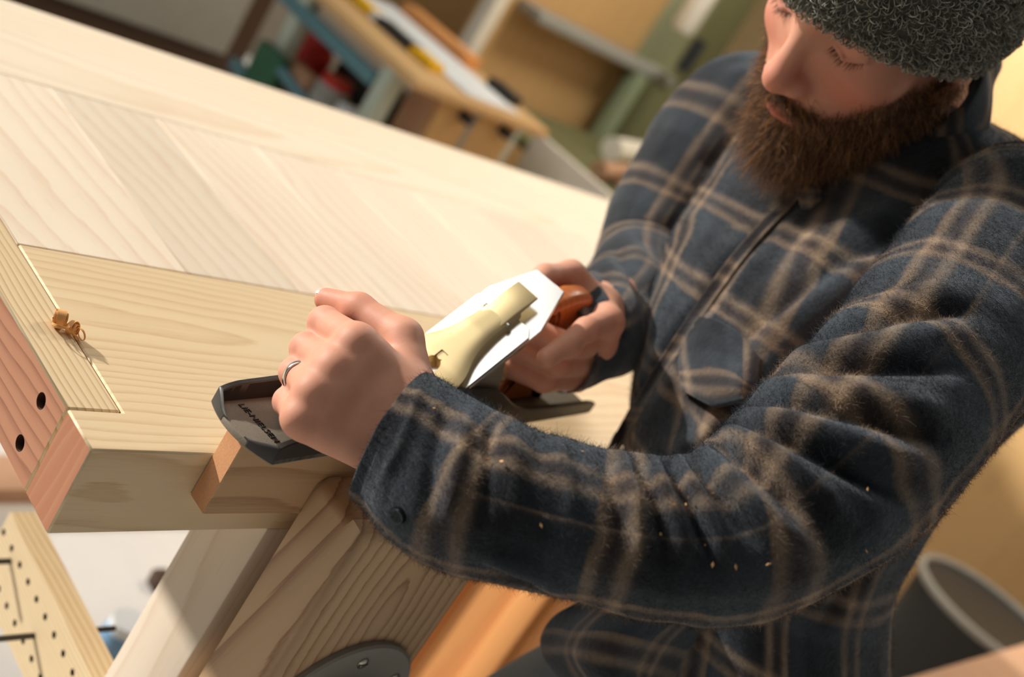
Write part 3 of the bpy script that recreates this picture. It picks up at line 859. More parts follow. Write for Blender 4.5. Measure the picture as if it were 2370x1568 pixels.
def plaid(u, v, P=80.0):
    """u, v in mm -> linear rgb; warp and weft yarns average where they cross, worn unevenly"""
    navy = np.array(srgb(38, 42, 46)); ink = np.array(srgb(24, 25, 28)); brown = np.array(srgb(64, 52, 47)); tan = np.array(srgb(178, 152, 124))
    steel = np.array(srgb(76, 84, 90))
    Q = np.stack([u, v, 0 * u], 1); wear = .45 + .75 * vnoise(Q, 1 / 14.0, 31); wob = 5.0 * (vnoise(Q, 1 / 30.0, 33) - .5)
    def yarn(x):
        x = np.mod(x, P)
        def band(a, b, soft=2.6): return (1 / (1 + np.exp(-(x - a) / soft * 2)) * 1 / (1 + np.exp((x - b) / soft * 2)))[:, None]
        c = np.tile(navy, (len(x), 1))
        for a, b, col in ((-8, 25, brown), (25, 44, ink), (44, 62, navy), (62, P + 6, steel * .7)):
            k = band(a, b); c = c * (1 - k) + col * k
        for a, b in ((0, 6.5), (16.5, 23)):
            k = band(a, b, 1.9) * np.clip(wear, 0, 1)[:, None]; c = c * (1 - k) + tan * k
        return c
    return .5 * (yarn(u + wob) + yarn(v + wob))
def fleece_mat():
    k = NT('plaid fleece'); at = k.n('ShaderNodeAttribute', attribute_name='tint'); tc = k.n('ShaderNodeTexCoord')
    n1 = k.noise(tc.outputs['Object'], 260, 5, .65); n2 = k.noise(tc.outputs['Object'], 1400, 3, .6)
    c = k.mix(k.math('MULTIPLY', k.math('SUBTRACT', n1.outputs[0], .35), .9), at.outputs['Color'], (0.012, .012, .014))
    k.set(Base_Color=c, Roughness=.95); k.b.inputs['Specular IOR Level'].default_value = .1
    k.b.inputs['Sheen Weight'].default_value = .35; k.b.inputs['Sheen Roughness'].default_value = .5
    k.b.inputs['Sheen Tint'].default_value = (.75, .82, .9, 1)
    k.bump(k.math('ADD', n1.outputs[0], k.math('MULTIPLY', n2.outputs[0], .5)), .7, .0022)
    return k.m
M_fleece = fleece_mat(); M_fuzz = hair_mat('fleece fibres', .9, .1)
def smooth_grid(D, nu, nv, it=1):
    G_ = D.reshape(nu, nv)
    for _ in range(it):
        G_ = .5 * G_ + .125 * (np.roll(G_, 1, 1) + np.roll(G_, -1, 1)) + .125 * (np.vstack([G_[:1], G_[:-1]]) + np.vstack([G_[1:], G_[-1:]]))
    return G_.ravel()
def cloth_tube(centers, frames, ra, rb, nu, nv, lines, rumple=(2.2, 16), seed=0, uvo=(0, 0), power=2.0):
    """rings: centre, (ea, eb) axes, half sizes; returns V, F, u mm, v mm"""
    th = np.linspace(0, 2 * np.pi, nv, endpoint=False)
    ct, st = np.cos(th), np.sin(th)
    ct = np.sign(ct) * np.abs(ct) ** (2 / power); st = np.sign(st) * np.abs(st) ** (2 / power)
    V = centers[:, None, :] + frames[0][:, None, :] * (ra[:, None] * ct)[..., None] + frames[1][:, None, :] * (rb[:, None] * st)[..., None]
    V = V.reshape(-1, 3); F = grid_faces(nu, nv)
    seg = np.linalg.norm(np.diff(centers, axis=0), axis=1); U = np.concatenate([[0], np.cumsum(seg)]) * 1000
    rm = (ra.mean() + rb.mean()) / 2 * 1000
    u = np.repeat(U, nv) + uvo[0]; v = np.tile(th * rm, nu) + uvo[1]
    N = vnormals(V, F)
    cn = V - np.repeat(centers, nv, 0)
    if (N * cn).sum() < 0: F = F[:, ::-1]; N = -N
    D = folds(V, N, lines)
    D += rumple[0] * .001 * (vnoise(V, 1000 / rumple[1] / 1.0, seed) - .5) + rumple[0] * .0016 * (vnoise(V, 1000 / rumple[1] / 3.0, seed + 3) - .5)
    D = smooth_grid(D, nu, nv, 2)
    return V + N * D[:, None], F, u, v
def fuzz(name, V, F, u, v, n, parent, length=.0035, r0=.00007, bright=1.25, k=4, seed=3):
    N = vnormals(V, F)
    f, w = sample_faces(V, F, n)
    idx = F[f]
    root = (V[idx] * w[..., None]).sum(1); nn = (N[idx] * w[..., None]).sum(1); nn /= np.linalg.norm(nn, axis=1)[:, None]
    # skip strands that sit on the far side of the garment
    keep = ((root - CAM) * nn).sum(1) < .12 * np.linalg.norm(root - CAM, axis=1)
    root, nn, idx, w = root[keep], nn[keep], idx[keep], w[keep]
    ui = u[idx]; vi = v[idx]
    vr = vi.max(1) - vi.min(1); vi = np.where((vr > 40)[:, None], vi[:, :1], vi)
    c = plaid((ui * w).sum(1), (vi * w).sum(1) if vr.max() < 40 else vi.mean(1))
    m = len(root)
    rnd = RNG.normal(size=(m, 3)); tang = rnd - nn * (rnd * nn).sum(1)[:, None]; tang /= np.linalg.norm(tang, axis=1)[:, None]
    L = length * (.4 + 1.1 * RNG.random(m) ** 2)
    S_ = np.linspace(0, 1, k)
    lean = (.35 + 1.0 * RNG.random(m))
    curl = RNG.normal(size=(m, 3)) * .45
    pts = np.stack([root - nn * .0004 + (nn * (s * .75) + tang * (lean * s ** 1.3)[:, None] + curl * s * s)
                    * L[:, None] for s in S_], 1)
    c = np.clip(c * (bright * (.75 + .5 * RNG.random(m)))[:, None], 0, .9)
    o = hair_obj(name, pts, M_fuzz, parent, r0 * (.7 + .6 * RNG.random(m)), c)
    o['kind'] = 'stuff'
    return o
def sweep(keys, n):
    """keys: centre, radius a, radius b -> centres, frames with ea turned to the camera"""
    C_ = catmull([k[0] for k in keys], n); ra = catmull([[k[1], k[2], 0] for k in keys], n)
    T = np.gradient(C_, axis=0); T /= np.linalg.norm(T, axis=1)[:, None]
    toc = CAM - C_; ea = toc - T * (toc * T).sum(1)[:, None]; ea /= np.linalg.norm(ea, axis=1)[:, None]
    eb = np.cross(T, ea)
    return C_, (ea, eb), ra[:, 0], ra[:, 1]

jacket = None
# ---- trunk of the jacket
lat_top = np.array((.30, .95, -.03)); lat_top /= np.linalg.norm(lat_top)
TK = [((.596, -.222, -.235), .142, .110, -4), ((.580, -.197, -.15), .139, .108, -6), ((.560, -.166, -.03), .139, .107, -8), ((.545, -.115, .06), .136, .106, -11),
      ((.556, -.072, .16), .160, .116, -15), ((.606, -.040, .24), .194, .122, -19), ((.645, .000, .305), .205, .108, -21),
      ((.655, .022, .352), .185, .100, -22), ((.656, .034, .382), .142, .088, -22), ((.655, .038, .398), .098, .076, -22)]
nu, nv = 250, 420
Cc = catmull([k[0] for k in TK], nu); rr = catmull([[k[1], k[2], k[3]] for k in TK], nu)
yaw = np.radians(rr[:, 2])
lat = np.stack([-np.sin(yaw), np.cos(yaw), -.05 - .17 * np.clip((Cc[:, 2] - .08) / .2, 0, 1)], 1); lat /= np.linalg.norm(lat, axis=1)[:, None]
dep_ = np.stack([-np.cos(yaw), -np.sin(yaw), 0 * yaw - .12], 1); dep_ /= np.linalg.norm(dep_, axis=1)[:, None]
chest_lines = [
    ([(1850, 450), (1700, 610), (1560, 800), (1440, 980), (1395, 1060)], 14, -5), ([(1825, 440), (1670, 600), (1530, 800), (1410, 1000)], 16, 4),
    ([(1880, 470), (1735, 630), (1590, 830), (1480, 1000)], 18, 4),
    ([(2180, 560), (1980, 640), (1800, 760), (1710, 880)], 30, 9), ([(2120, 470), (1900, 570), (1760, 690), (1680, 790)], 34, 7),
    ([(2200, 600), (2000, 690), (1850, 800), (1740, 930)], 16, -9), ([(2150, 520), (1930, 620), (1780, 740), (1700, 840)], 14, -6),
    ([(1570, 770), (1620, 730), (1700, 760), (1760, 840)], 14, 3), ([(1580, 900), (1640, 930), (1730, 920)], 12, -7),
    ([(1690, 960), (1640, 1020), (1560, 1040)], 20, 8), ([(1500, 960), (1580, 900), (1650, 950), (1600, 1040)], 26, 6),
    ([(1900, 1450), (2050, 1250), (2190, 1080)], 20, -6), ([(2330, 980), (2240, 1140), (2160, 1330), (2090, 1500)], 24, 5),
    ([(1500, 640), (1540, 560), (1640, 480)], 18, 5), ([(1540, 700), (1600, 600), (1700, 500)], 18, -4)]
JV, JF, Ju, Jv = cloth_tube(Cc, (dep_, lat), rr[:, 1], rr[:, 0], nu, nv, chest_lines, (3.0, 30), 1, (8, 20), 2.25)
jacket = fast_mesh('jacket', JV, JF, M_fleece, man, plaid(Ju, Jv))

# ---- near sleeve
LSK = [(A((903, 1012), .710), .037, .043), (A((950, 1040), .707), .040, .045), (A((1075, 1130), .696), .046, .048), (A((1230, 1182), .687), .044, .045), (A((1390, 1222), .685), .042, .044),
       (A((1550, 1246), .688), .046, .047), (A((1700, 1232), .698), .053, .054), (A((1840, 1150), .716), .058, .060), (A((1980, 1030), .742), .062, .064),
       (A((2115, 880), .787), .064, .066), (A((2235, 720), .840), .066, .068), (A((2320, 590), .890), .066, .068), (A((2345, 500), .935), .060, .062), (A((2345, 430), .97), .035, .036)]
left_lines = [
    ([(975, 890), (930, 1030), (880, 1120)], 12, 3), ([(1035, 930), (1000, 1050), (985, 1200)], 16, -4), ([(1085, 940), (1060, 1080), (1040, 1220)], 22, 5),
    ([(1135, 965), (1130, 1080), (1120, 1200)], 14, -4), ([(1185, 975), (1190, 1100), (1200, 1200)], 24, 4), ([(1240, 1000), (1250, 1090)], 14, -3),
    ([(1290, 1010), (1310, 1110), (1330, 1200)], 22, 4), ([(1390, 1035), (1420, 1130), (1440, 1260)], 20, -5), ([(1430, 1045), (1470, 1150), (1490, 1300)], 20, 5),
    ([(1500, 1055), (1560, 1170), (1600, 1300)], 20, 6), ([(1470, 1050), (1515, 1160), (1545, 1300)], 13, -5),
    ([(1560, 1050), (1630, 1170), (1690, 1300)], 20, 7), ([(1535, 1052), (1595, 1165), (1650, 1300)], 12, -7),
    ([(1600, 1025), (1700, 1120), (1800, 1220), (1900, 1300)], 26, 9), ([(1590, 1050), (1670, 1150), (1750, 1260)], 14, -10),
    ([(1660, 985), (1790, 1050), (1900, 1140), (1960, 1200)], 28, 9), ([(1640, 1010), (1750, 1085), (1850, 1190)], 15, -10),
    ([(1700, 955), (1850, 985), (2000, 1030), (2160, 1090)], 28, 9), ([(1690, 975), (1830, 1020), (1960, 1090), (2080, 1160)], 16, -10),
    ([(1720, 915), (1860, 900), (2020, 920), (2200, 970)], 34, 8), ([(1705, 940), (1850, 945), (2010, 975), (2180, 1030)], 15, -9),
    ([(1760, 870), (1900, 830), (2080, 790), (2250, 770)], 32, 8), ([(1740, 895), (1880, 865), (2050, 850), (2220, 860)], 15, -9),
    ([(1820, 800), (1960, 740), (2120, 690), (2260, 670)], 30, 7), ([(1800, 830), (1930, 785), (2080, 740), (2250, 720)], 14, -9),
    ([(1110, 1290), (1250, 1340), (1330, 1390)], 20, 4), ([(1130, 1320), (1240, 1370)], 10, -4)]
nu, nv = 300, 190
Cs, fr, ra_, rb_ = sweep(LSK, nu)
SV, SF, Su, Sv = cloth_tube(Cs, fr, ra_, rb_, nu, nv, left_lines, (2.6, 18), 5, (30, 24))
# open cuff: roll the edge inwards
ring0 = SV[:nv]; cc0 = ring0.mean(0); tdir = (Cs[6] - Cs[0]); tdir /= np.linalg.norm(tdir)
inner = []
for s_, sc_ in ((.0, .955), (.012, .93), (.035, .90)):
    inner.append(cc0 + (ring0 - cc0) * sc_ + tdir * s_)
SV = np.vstack([inner[2], inner[1], inner[0], SV]); SF = grid_faces(nu + 3, nv)
Su = np.concatenate([np.full(nv * 3, Su[0])] + [Su]); Sv = np.concatenate([np.tile(Sv[:nv], 3), Sv])
if (vnormals(SV, SF)[5 * nv:] * (SV[5 * nv:] - np.repeat(Cs[2:], nv, 0))).sum() < 0: SF = SF[:, ::-1]
sl = fast_mesh('sleeve', SV, SF, M_fleece, jacket, plaid(Su, Sv))

# ---- far sleeve
RSK = [(A((1290, 800), .972), .036, .042), (A((1330, 785), .99), .039, .044), (A((1395, 750), 1.05), .044, .048), (A((1465, 690), 1.13), .050, .052),
       (A((1505, 610), 1.185), .054, .056), (A((1545, 520), 1.20), .056, .060), (A((1605, 420), 1.205), .060, .062), (A((1665, 330), 1.21), .066, .066), (A((1722, 262), 1.225), .064, .064), (A((1765, 222), 1.24), .050, .050), (A((1790, 205), 1.25), .02, .02)]
right_lines = [([(1400, 600), (1440, 650), (1480, 760)], 16, 6), ([(1420, 575), (1460, 630), (1510, 700)], 10, -6), ([(1440, 545), (1490, 600), (1540, 650)], 16, 6),
               ([(1370, 640), (1400, 720), (1420, 820)], 14, 5), ([(1385, 620), (1425, 700), (1450, 800)], 9, -5), ([(1340, 680), (1360, 760), (1370, 860)], 12, 4)]
nu, nv = 190, 130
Cs2, fr2, ra2, rb2 = sweep(RSK, nu)
V2, F2, u2, v2 = cloth_tube(Cs2, fr2, ra2, rb2, nu, nv, right_lines, (3.5, 18), 9, (12, 10))
fast_mesh('sleeve', V2, F2, M_fleece, jacket, plaid(u2, v2))

# ---- collar: a turned-down band round the neck, open below the beard
cax = np.array((-.70, -.05, .70)); cax /= np.linalg.norm(cax)
cl_ = np.array((.28, .95, -.16)); cl_ -= cax * (cl_ @ cax); cl_ /= np.linalg.norm(cl_); cf_ = np.cross(cax, cl_)
if cf_[0] > 0: cf_ = -cf_
cc_ = np.array((.612, .036, .372))
prof = [(.000, .083, .073), (.016, .080, .070), (.034, .079, .069), (.046, .081, .071), (.050, .085, .075), (.047, .089, .079), (.034, .094, .085), (.016, .101, .093), (.000, .108, .101), (-.008, .110, .103), (-.007, .105, .099)]
th = np.radians(np.linspace(12, 348, 170))
nu, nv = 44, len(th)
PF = catmull(prof, nu)
V = []
for (hh_, r1, r2) in PF:
    open_ = .010 * np.exp(-((np.minimum(th, 2 * np.pi - th)) / .35) ** 2)
    tip = .012 * np.exp(-((np.minimum(th, 2 * np.pi - th) - .2) / .14) ** 2) * (1 if hh_ < .02 else 0)
    hug = 1 - .26 * np.exp(-((th - 4.05) / .55) ** 2)
    V.append(cc_ + cf_ * ((r2 + open_) * hug * np.cos(th))[:, None] + cl_ * (r1 * hug * np.sin(th))[:, None] + cax * (hh_ - tip - .042 * np.clip(np.cos(th), 0, 1) ** 2 + .019 * (1 - np.cos(th)) + .026 * np.exp(-((th - 4.4) / .6) ** 2) + .022 * np.exp(-((th - 3.8) / .5) ** 2))[:, None])
V = np.array(V).reshape(-1, 3); Fc = grid_faces(nu, nv, False)
Nc = vnormals(V, Fc)
if (Nc[nv * (nu - 10):] * (V[nv * (nu - 10):] - cc_)).sum() < 0: Fc = Fc[:, ::-1]; Nc = -Nc
V = V + Nc * (.0022 * (vnoise(V, 45, 4) - .5))[:, None]
cu_ = np.repeat(np.linspace(0, 110, nu), nv) + 6; cv_ = np.tile(th * 95, nu) + 20
fast_mesh('collar', V, Fc, M_fleece, jacket, plaid(cu_, cv_))
COLV, COLF = V, Fc

# ================================================================== hat and beard
M_hat = plain('charcoal boucle knit', srgb(88, 88, 80), .95, var=.6, scale=260, spec=.1, bumpk=1.0)
M_hair = hair_mat('beard hair', .55, .35); M_wool = hair_mat('hat wool', .85, .2)
def brim(p): return 37 + (p[:, 1] - 98) * .41 - .0045 * np.clip(-20 - p[:, 1], 0, None) ** 2
def hat_sdf(p):
    outer = sd_ell(p, (0, -2, 46), (88, 110, 97))
    dz = (p[:, 2] - brim(p)) * .94
    cuff = 5.5 / (1 + np.exp((dz - 62) / 3)) - 3.5 * np.exp(-((dz - 64) / 4) ** 2)
    outer = outer - cuff - 1.6 * (vnoise(p, 1 / 7.0, 2) - .5) - 1.5 * (vnoise(p, 1 / 18.0, 5) - .5)
    inner = sd_ell(p, (0, -2, 46), (79, 101, 90))
    d = smax(outer, -inner, 3)
    return smax(d, -dz, 7)
TV, TF = surface(hat_sdf, (-105, -128, -85), (105, 125, 158), 2.6)
tn = vnormals(TV, TF)
hat = fast_mesh('knit_hat', h2w(TV), TF, M_hat, man)
f, w = sample_faces(TV, TF, 26000)
root = (TV[TF[f]] * w[..., None]).sum(1); nn = (tn[TF[f]] * w[..., None]).sum(1)
m = len(root); rnd = RNG.normal(size=(m, 3)); tang = rnd - nn * (rnd * nn).sum(1)[:, None]; tang /= np.linalg.norm(tang, axis=1)[:, None]
L = 3.2 + 4.5 * RNG.random(m)
loop = [root - nn * .5 + (nn * (1.5 * math.sin(math.pi * s * .85)) * .55 + tang * (s * 1.1)) * L[:, None] for s in np.linspace(0, 1, 5)]
hc = np.array(srgb(146, 146, 134))[None] * (.35 + 1.0 * RNG.random((m, 1))) ; pale = RNG.random(m) < .22
hc[pale] = np.array(srgb(196, 192, 176)) * (.6 + .6 * RNG.random((pale.sum(), 1)))
o = hair_obj('wool_pile', h2w(np.stack(loop, 1).reshape(-1, 3)).reshape(m, 5, 3), M_wool, hat, .00032 * (.6 + .8 * RNG.random(m)), hc, .7); o['kind'] = 'stuff'

# beard: strands combed down and forward, longest at the chin
fmc = HV[HF].mean(1); fm = beard_mask(fmc) ** 1.3
fm = fm * np.where((fmc[:, 2] > -50) & (np.abs(fmc[:, 0]) < 36) & (fmc[:, 1] > 78), 2.6, 1.0)
f, w = sample_faces(HV, HF, 24000, np.maximum(fm, 0) + 1e-9)
root = (HV[HF[f]] * w[..., None]).sum(1); nn = (hn[HF[f]] * w[..., None]).sum(1)
m = len(root); a_ = np.abs(root[:, 0]); z_ = root[:, 2]; y_ = root[:, 1]
chin = np.exp(-(a_ / 34) ** 2) * np.clip((-60 - z_) / 30, 0, 1) * np.clip((y_ - 10) / 60, 0, 1)
L = 8 + 10 * np.clip((-20 - z_) / 50, 0, 1) + 17 * chin
mous = (z_ > -50) & (a_ < 36) & (y_ > 78)
L = np.where(mous, 15, L) * (.6 + .7 * RNG.random(m))
down = np.stack([np.sign(root[:, 0]) * .05 * np.ones(m), .10 + .30 * chin, -np.ones(m)], 1)
down[mous] = np.stack([np.sign(root[mous, 0]) * (.25 + a_[mous] / 30), np.full(mous.sum(), .1), -np.ones(mous.sum())], 1)
down /= np.linalg.norm(down, axis=1)[:, None]
cl_n = np.stack([vnoise(root, 1 / 6.0, 20 + i) - .5 for i in range(3)], 1) * .9
jit = RNG.normal(size=(m, 3)) * .32
pts = []; p = root - nn * .6
K = 7
curl = RNG.normal(size=(m, 3)) * .25
for i in range(K):
    pts.append(p.copy()); s = i / (K - 1)
    dv = nn * (1.0 - .75 * min(1, s * 2.2)) * .8 + down * (.35 + s * 1.0) + cl_n * (.5 + s) + jit + curl * math.sin(s * 5)
    dv /= np.linalg.norm(dv, axis=1)[:, None]; p = p + dv * (L / (K - 1))[:, None]
bc = np.array(srgb(98, 70, 49))[None] * (.35 + 1.1 * RNG.random((m, 1))); gin = RNG.random(m) < .25
bc[gin] = np.array(srgb(182, 132, 84)) * (.7 + .5 * RNG.random((gin.sum(), 1)))
bw = h2w(np.stack(pts, 1).reshape(-1, 3)).reshape(m, K, 3)
o = hair_obj('beard', bw, M_hair, man, .00015 * (.7 + .6 * RNG.random(m)), bc, .3); o['kind'] = 'stuff'
# eyebrows and lashes
def brow_line(sgn):
    n = 420; t = RNG.random(n)
    x = 14 + 38 * t; y = 101 - 14 * t ** 2; z = 41 + 6 * np.sin(t * 2.2) + RNG.normal(size=n) * 2.2
    P0 = np.stack([sgn * x, y, z], 1)
    dirv = np.stack([sgn * (.6 + .5 * t), -.25 * np.ones(n), .5 - .9 * t], 1); dirv /= np.linalg.norm(dirv, axis=1)[:, None]
    # drop the roots on to the skin
    for _ in range(4):
        e = head_sdf(P0); P0[:, 1] -= np.clip(e, -4, 4)
    return P0, dirv, np.full(n, 7.0)
def lash_line(sgn):
    n = 90; t = RNG.random(n); x = 22 + 27 * t; z = 18 - 5 * np.sin(np.pi * t); y = 90.5 - 8 * (np.abs(t - .35)) ** 1.5 * 1.5
    P0 = np.stack([sgn * x, y, z], 1)
    for _ in range(4):
        e = head_sdf(P0); P0[:, 1] -= np.clip(e, -4, 4)
    dirv = np.stack([sgn * (t - .4) * .6, .8 * np.ones(n), -.75 * np.ones(n)], 1); dirv /= np.linalg.norm(dirv, axis=1)[:, None]
    return P0, dirv, np.full(n, 6.5)
for nm, fnl, cc in (('eyebrow', brow_line, srgb(110, 74, 50)), ('eyelashes', lash_line, srgb(40, 26, 20))):
    for sg in (-1, 1):
        P0, dv, L = fnl(sg); m = len(P0); dv = dv + RNG.normal(size=(m, 3)) * .18
        st = np.stack([P0 + dv * (L * s)[:, None] + np.array([0, 0, 1.0]) * (s * s * 1.5) * (nm == 'eyelashes') for s in np.linspace(0, 1, 4)], 1)
        o = hair_obj(nm, h2w(st.reshape(-1, 3)).reshape(m, 4, 3), M_hair, man, .00010, np.tile(np.array(cc), (m, 1)) * (.7 + .5 * RNG.random((m, 1)))); o['kind'] = 'stuff'

# fleece pile on the garments
fuzz('fleece_pile', SV, SF, Su, Sv, 170000, sl, .0029, .00009, 1.55)
fuzz('fleece_pile', JV, JF, Ju, Jv, 130000, jacket, .0032, .00011, 1.55)

# ================================================================== trousers, boots, jacket details
M_denim = plain('grey blue denim', srgb(128, 140, 150), .9, var=.3, scale=500, spec=.1, bumpk=.3)
M_boot = plain('brown leather boot', srgb(74, 52, 38), .6)
def leg_cloth(keys, n=60, nv=60, sd=1):
    C_, fr_, a1, b1 = sweep([(np.array(k[0], float), k[1], k[2]) for k in keys], n)
    return cloth_tube(C_, fr_, a1, b1, n, nv, [], (5, 40), sd)[:2]
va, fa = leg_cloth([((.585, -.215, -.08), .060, .070), ((.600, -.245, -.22), .082, .084), ((.63, -.275, -.48), .07, .07), ((.69, -.29, -.68), .062, .062), ((.74, -.30, -.815), .06, .06)], sd=21)
vb, fb = leg_cloth([((.58, -.150, -.09), .060, .070), ((.475, -.130, -.235), .084, .088), ((.350, -.135, -.42), .070, .070), ((.38, -.15, -.65), .062, .062), ((.43, -.16, -.815), .06, .06)], sd=22)
fast_mesh('trousers', np.vstack([va, vb]), np.vstack([fa, fb + len(va)]), M_denim, man)
for c0, yaw in ((np.array((.74, -.30, FLOOR)), .2), (np.array((.43, -.16, FLOOR)), .0)):
    def boot(P, c0=c0):
        q = P - c0
        d = sd_cap(q, (0, 0, .045), (-.13, 0, .035), .042, .036); d = smin(d, sd_cap(q, (.01, 0, .05), (.01, 0, .12), .048, .05), .03)
        return smax(d, -(q[:, 2] - .001), .004)
    v_, f_ = surface(boot, c0 + (-.2, -.07, -.01), c0 + (.08, .07, .2), .008)
    fast_mesh('boot', v_, f_, M_boot, man)
def near_surface(V, N, px, lift=0.0):
    p, d = to_px(V); face = ((V - CAM) * N).sum(1) < 0
    e = np.hypot(p[:, 0] - px[0], p[:, 1] - px[1]) + (~face) * 1e6 + d * 20
    i = int(e.argmin()); return V[i] + N[i] * lift, N[i]
SN = vnormals(SV, SF); JN = vnormals(JV, JF)
def disc(name, c, n, r, prof_, mat, parent, seg=24):
    n = n / np.linalg.norm(n); V, F = tube([c + n * h for h, _ in prof_], [r * k for _, k in prof_], seg)
    # align rings exactly to n
    return auto_smooth(mesh_obj(name, V, F, mat, parent), 40)
M_snap = plain('dark gunmetal snap', srgb(52, 60, 60), .22, .9)
c, n = near_surface(SV, SN, (921, 1193), .0005)
disc('cuff_snap', c, n, .0052, [(-.002, 1.0), (.0010, 1.0), (.0022, .9), (.0022, .68), (.0013, .6), (.0016, .3), (.0018, .02)], M_snap, jacket)
# loose front skirt of the jacket: a curled sheet with thickness, open over the thigh
_jp, _jd = to_px(JV); _jface = (((JV - CAM) * JN).sum(1) < 0) & (_jp[:, 0] > 1300) & (_jp[:, 0] < 1950) & (_jp[:, 1] > 380) & (_jp[:, 1] < 1150); _jp = _jp[_jface].astype(np.float32); _jd = _jd[_jface]
def lay(px, lift):
    """point on the trunk of the jacket seen at this pixel, raised by lift"""
    e = (_jp[:, 0] - px[0]) ** 2 + (_jp[:, 1] - px[1]) ** 2
    i = np.argpartition(e, 6)[:6]; w = 1 / (np.sqrt(e[i]) + 4); d = (_jd[i] * w).sum() / w.sum()
    return at_d(px, d - lift)
def sheet(name, cols_px, n_u, n_v, thick, mat, parent, uvo=(0, 0), rumple=.004, seed=2, on=False):
    if on:
        rows = [catmull([(p[0], p[1], p[2]) for p in row], n_u) for row in cols_px]
        Gp = np.stack([catmull([r[i] for r in rows], n_v) for i in range(n_u)], 0).reshape(-1, 3)
        G_ = np.array([lay(p[:2], p[2]) for p in Gp]).reshape(n_u, n_v, 3)
        for _ in range(6):
            G_[1:-1, :] = .5 * G_[1:-1, :] + .25 * (G_[:-2, :] + G_[2:, :])
    else:
        rows = [catmull([A(p[:2], p[2]) for p in row], n_u) for row in cols_px]
        G_ = np.stack([catmull([r[i] for r in rows], n_v) for i in range(n_u)], 0)
    V = G_.reshape(-1, 3); F = grid_faces(n_u, n_v, False); N = vnormals(V, F)
    if ((V - CAM) * N).sum() > 0: N = -N; F = F[:, ::-1]
    V = V + N * (rumple * (vnoise(V, 28, seed) - .5))[:, None]
    B_ = V - N * thick
    nb = len(V); F2 = np.vstack([F, F[:, ::-1] + nb])
    edge = [i * n_v for i in range(n_u)] + [(n_u - 1) * n_v + j for j in range(1, n_v)] + [i * n_v + n_v - 1 for i in range(n_u - 2, -1, -1)] + [j for j in range(n_v - 2, 0, -1)]
    q = [(edge[i], edge[(i + 1) % len(edge)], edge[(i + 1) % len(edge)] + nb, edge[i] + nb) for i in range(len(edge))]
    F2 = np.vstack([F2, np.array(q)])
    du = np.linalg.norm(G_[1:, n_v // 2] - G_[:-1, n_v // 2], axis=1); uu = np.concatenate([[0], np.cumsum(du)]) * 1000
    dv = np.linalg.norm(G_[n_u // 2, 1:] - G_[n_u // 2, :-1], axis=1); vv_ = np.concatenate([[0], np.cumsum(dv)]) * 1000
    u = np.repeat(uu, n_v) + uvo[0]; v = np.tile(vv_, n_u) + uvo[1]
    u = np.concatenate([u, u]); v = np.concatenate([v, v])
    o = fast_mesh(name, np.vstack([V, B_]), F2, mat, parent, plaid(u, v))
    return o, V, F, u[:nb], v[:nb]
fl_, fV, fF, fu, fv = sheet('front_skirt', [[(1345, 1385, .93), (1450, 1400, .90), (1570, 1415, .90), (1700, 1440, .93)],
                           [(1275, 1450, .95), (1380, 1455, .89), (1490, 1470, .885), (1600, 1500, .93)],
                           [(1262, 1505, .96), (1350, 1520, .89), (1450, 1540, .885), (1560, 1580, .93)],
                           [(1300, 1580, .97), (1390, 1600, .90), (1460, 1630, .89), (1540, 1670, .93)]], 60, 60, .003, M_fleece, jacket, (38, 44), .010, 6)
# chest pocket: patch with a standing, gaping mouth
pk, pV, pF, pu, pv = sheet('chest_pocket', [[(1572, 772, .003), (1622, 732, .003), (1700, 762, .003), (1762, 832, .003)],
                           [(1570, 840, .004), (1628, 822, .010), (1702, 842, .010), (1752, 890, .004)],
                           [(1580, 905, .005), (1642, 935, .022), (1707, 927, .018), (1738, 917, .005)]], 50, 40, .0025, M_fleece, jacket, (12, 30), .003, 8, True)
tape, tV, tF, tu, tv = sheet('placket', [[(1858, 452, .004), (1720, 600, .004), (1580, 800, .004), (1470, 980, .004), (1425, 1060, .004)],
                            [(1834, 438, .006), (1694, 588, .006), (1552, 792, .006), (1440, 976, .006), (1400, 1055, .006)]], 120, 10, .003, M_fleece, jacket, (0, 2), .002, 9, True)
sheet('collar_tip', [[(1840, 428, .014), (1868, 424, .014), (1900, 430, .012)], [(1846, 452, .016), (1872, 452, .016), (1903, 452, .013)], [(1852, 478, .013), (1876, 480, .013), (1896, 474, .011)]], 16, 16, .003, M_fleece, jacket, (8, 76), .001, 4, True)
# wedding ring
rd = LPp[2] - LM[2]; rd /= np.linalg.norm(rd); rc = LM[2] * .30 + LPp[2] * .70
ua = np.cross(rd, (0, 0, 1.0)); ua /= np.linalg.norm(ua); ub = np.cross(rd, ua)
V, F = [], []; n1, n2 = 48, 8; rr_ = .0105
for i in range(n1):
    a = 2 * math.pi * i / n1; e = ua * math.cos(a) + ub * math.sin(a)
    for j in range(n2):
        b = 2 * math.pi * j / n2; V.append(rc + e * (rr_ + .0009 * math.cos(b)) + rd * (.0026 * math.sin(b)))
for i in range(n1):
    for j in range(n2): F.append((i * n2 + j, ((i + 1) % n1) * n2 + j, ((i + 1) % n1) * n2 + (j + 1) % n2, i * n2 + (j + 1) % n2))
M_silver = plain('silver', srgb(226, 222, 214), .18, 1.0, .03)
tag(mesh_obj('wedding_ring', V, F, M_silver, None, True), 'plain silver ring on the ring finger gripping the knob', 'ring')
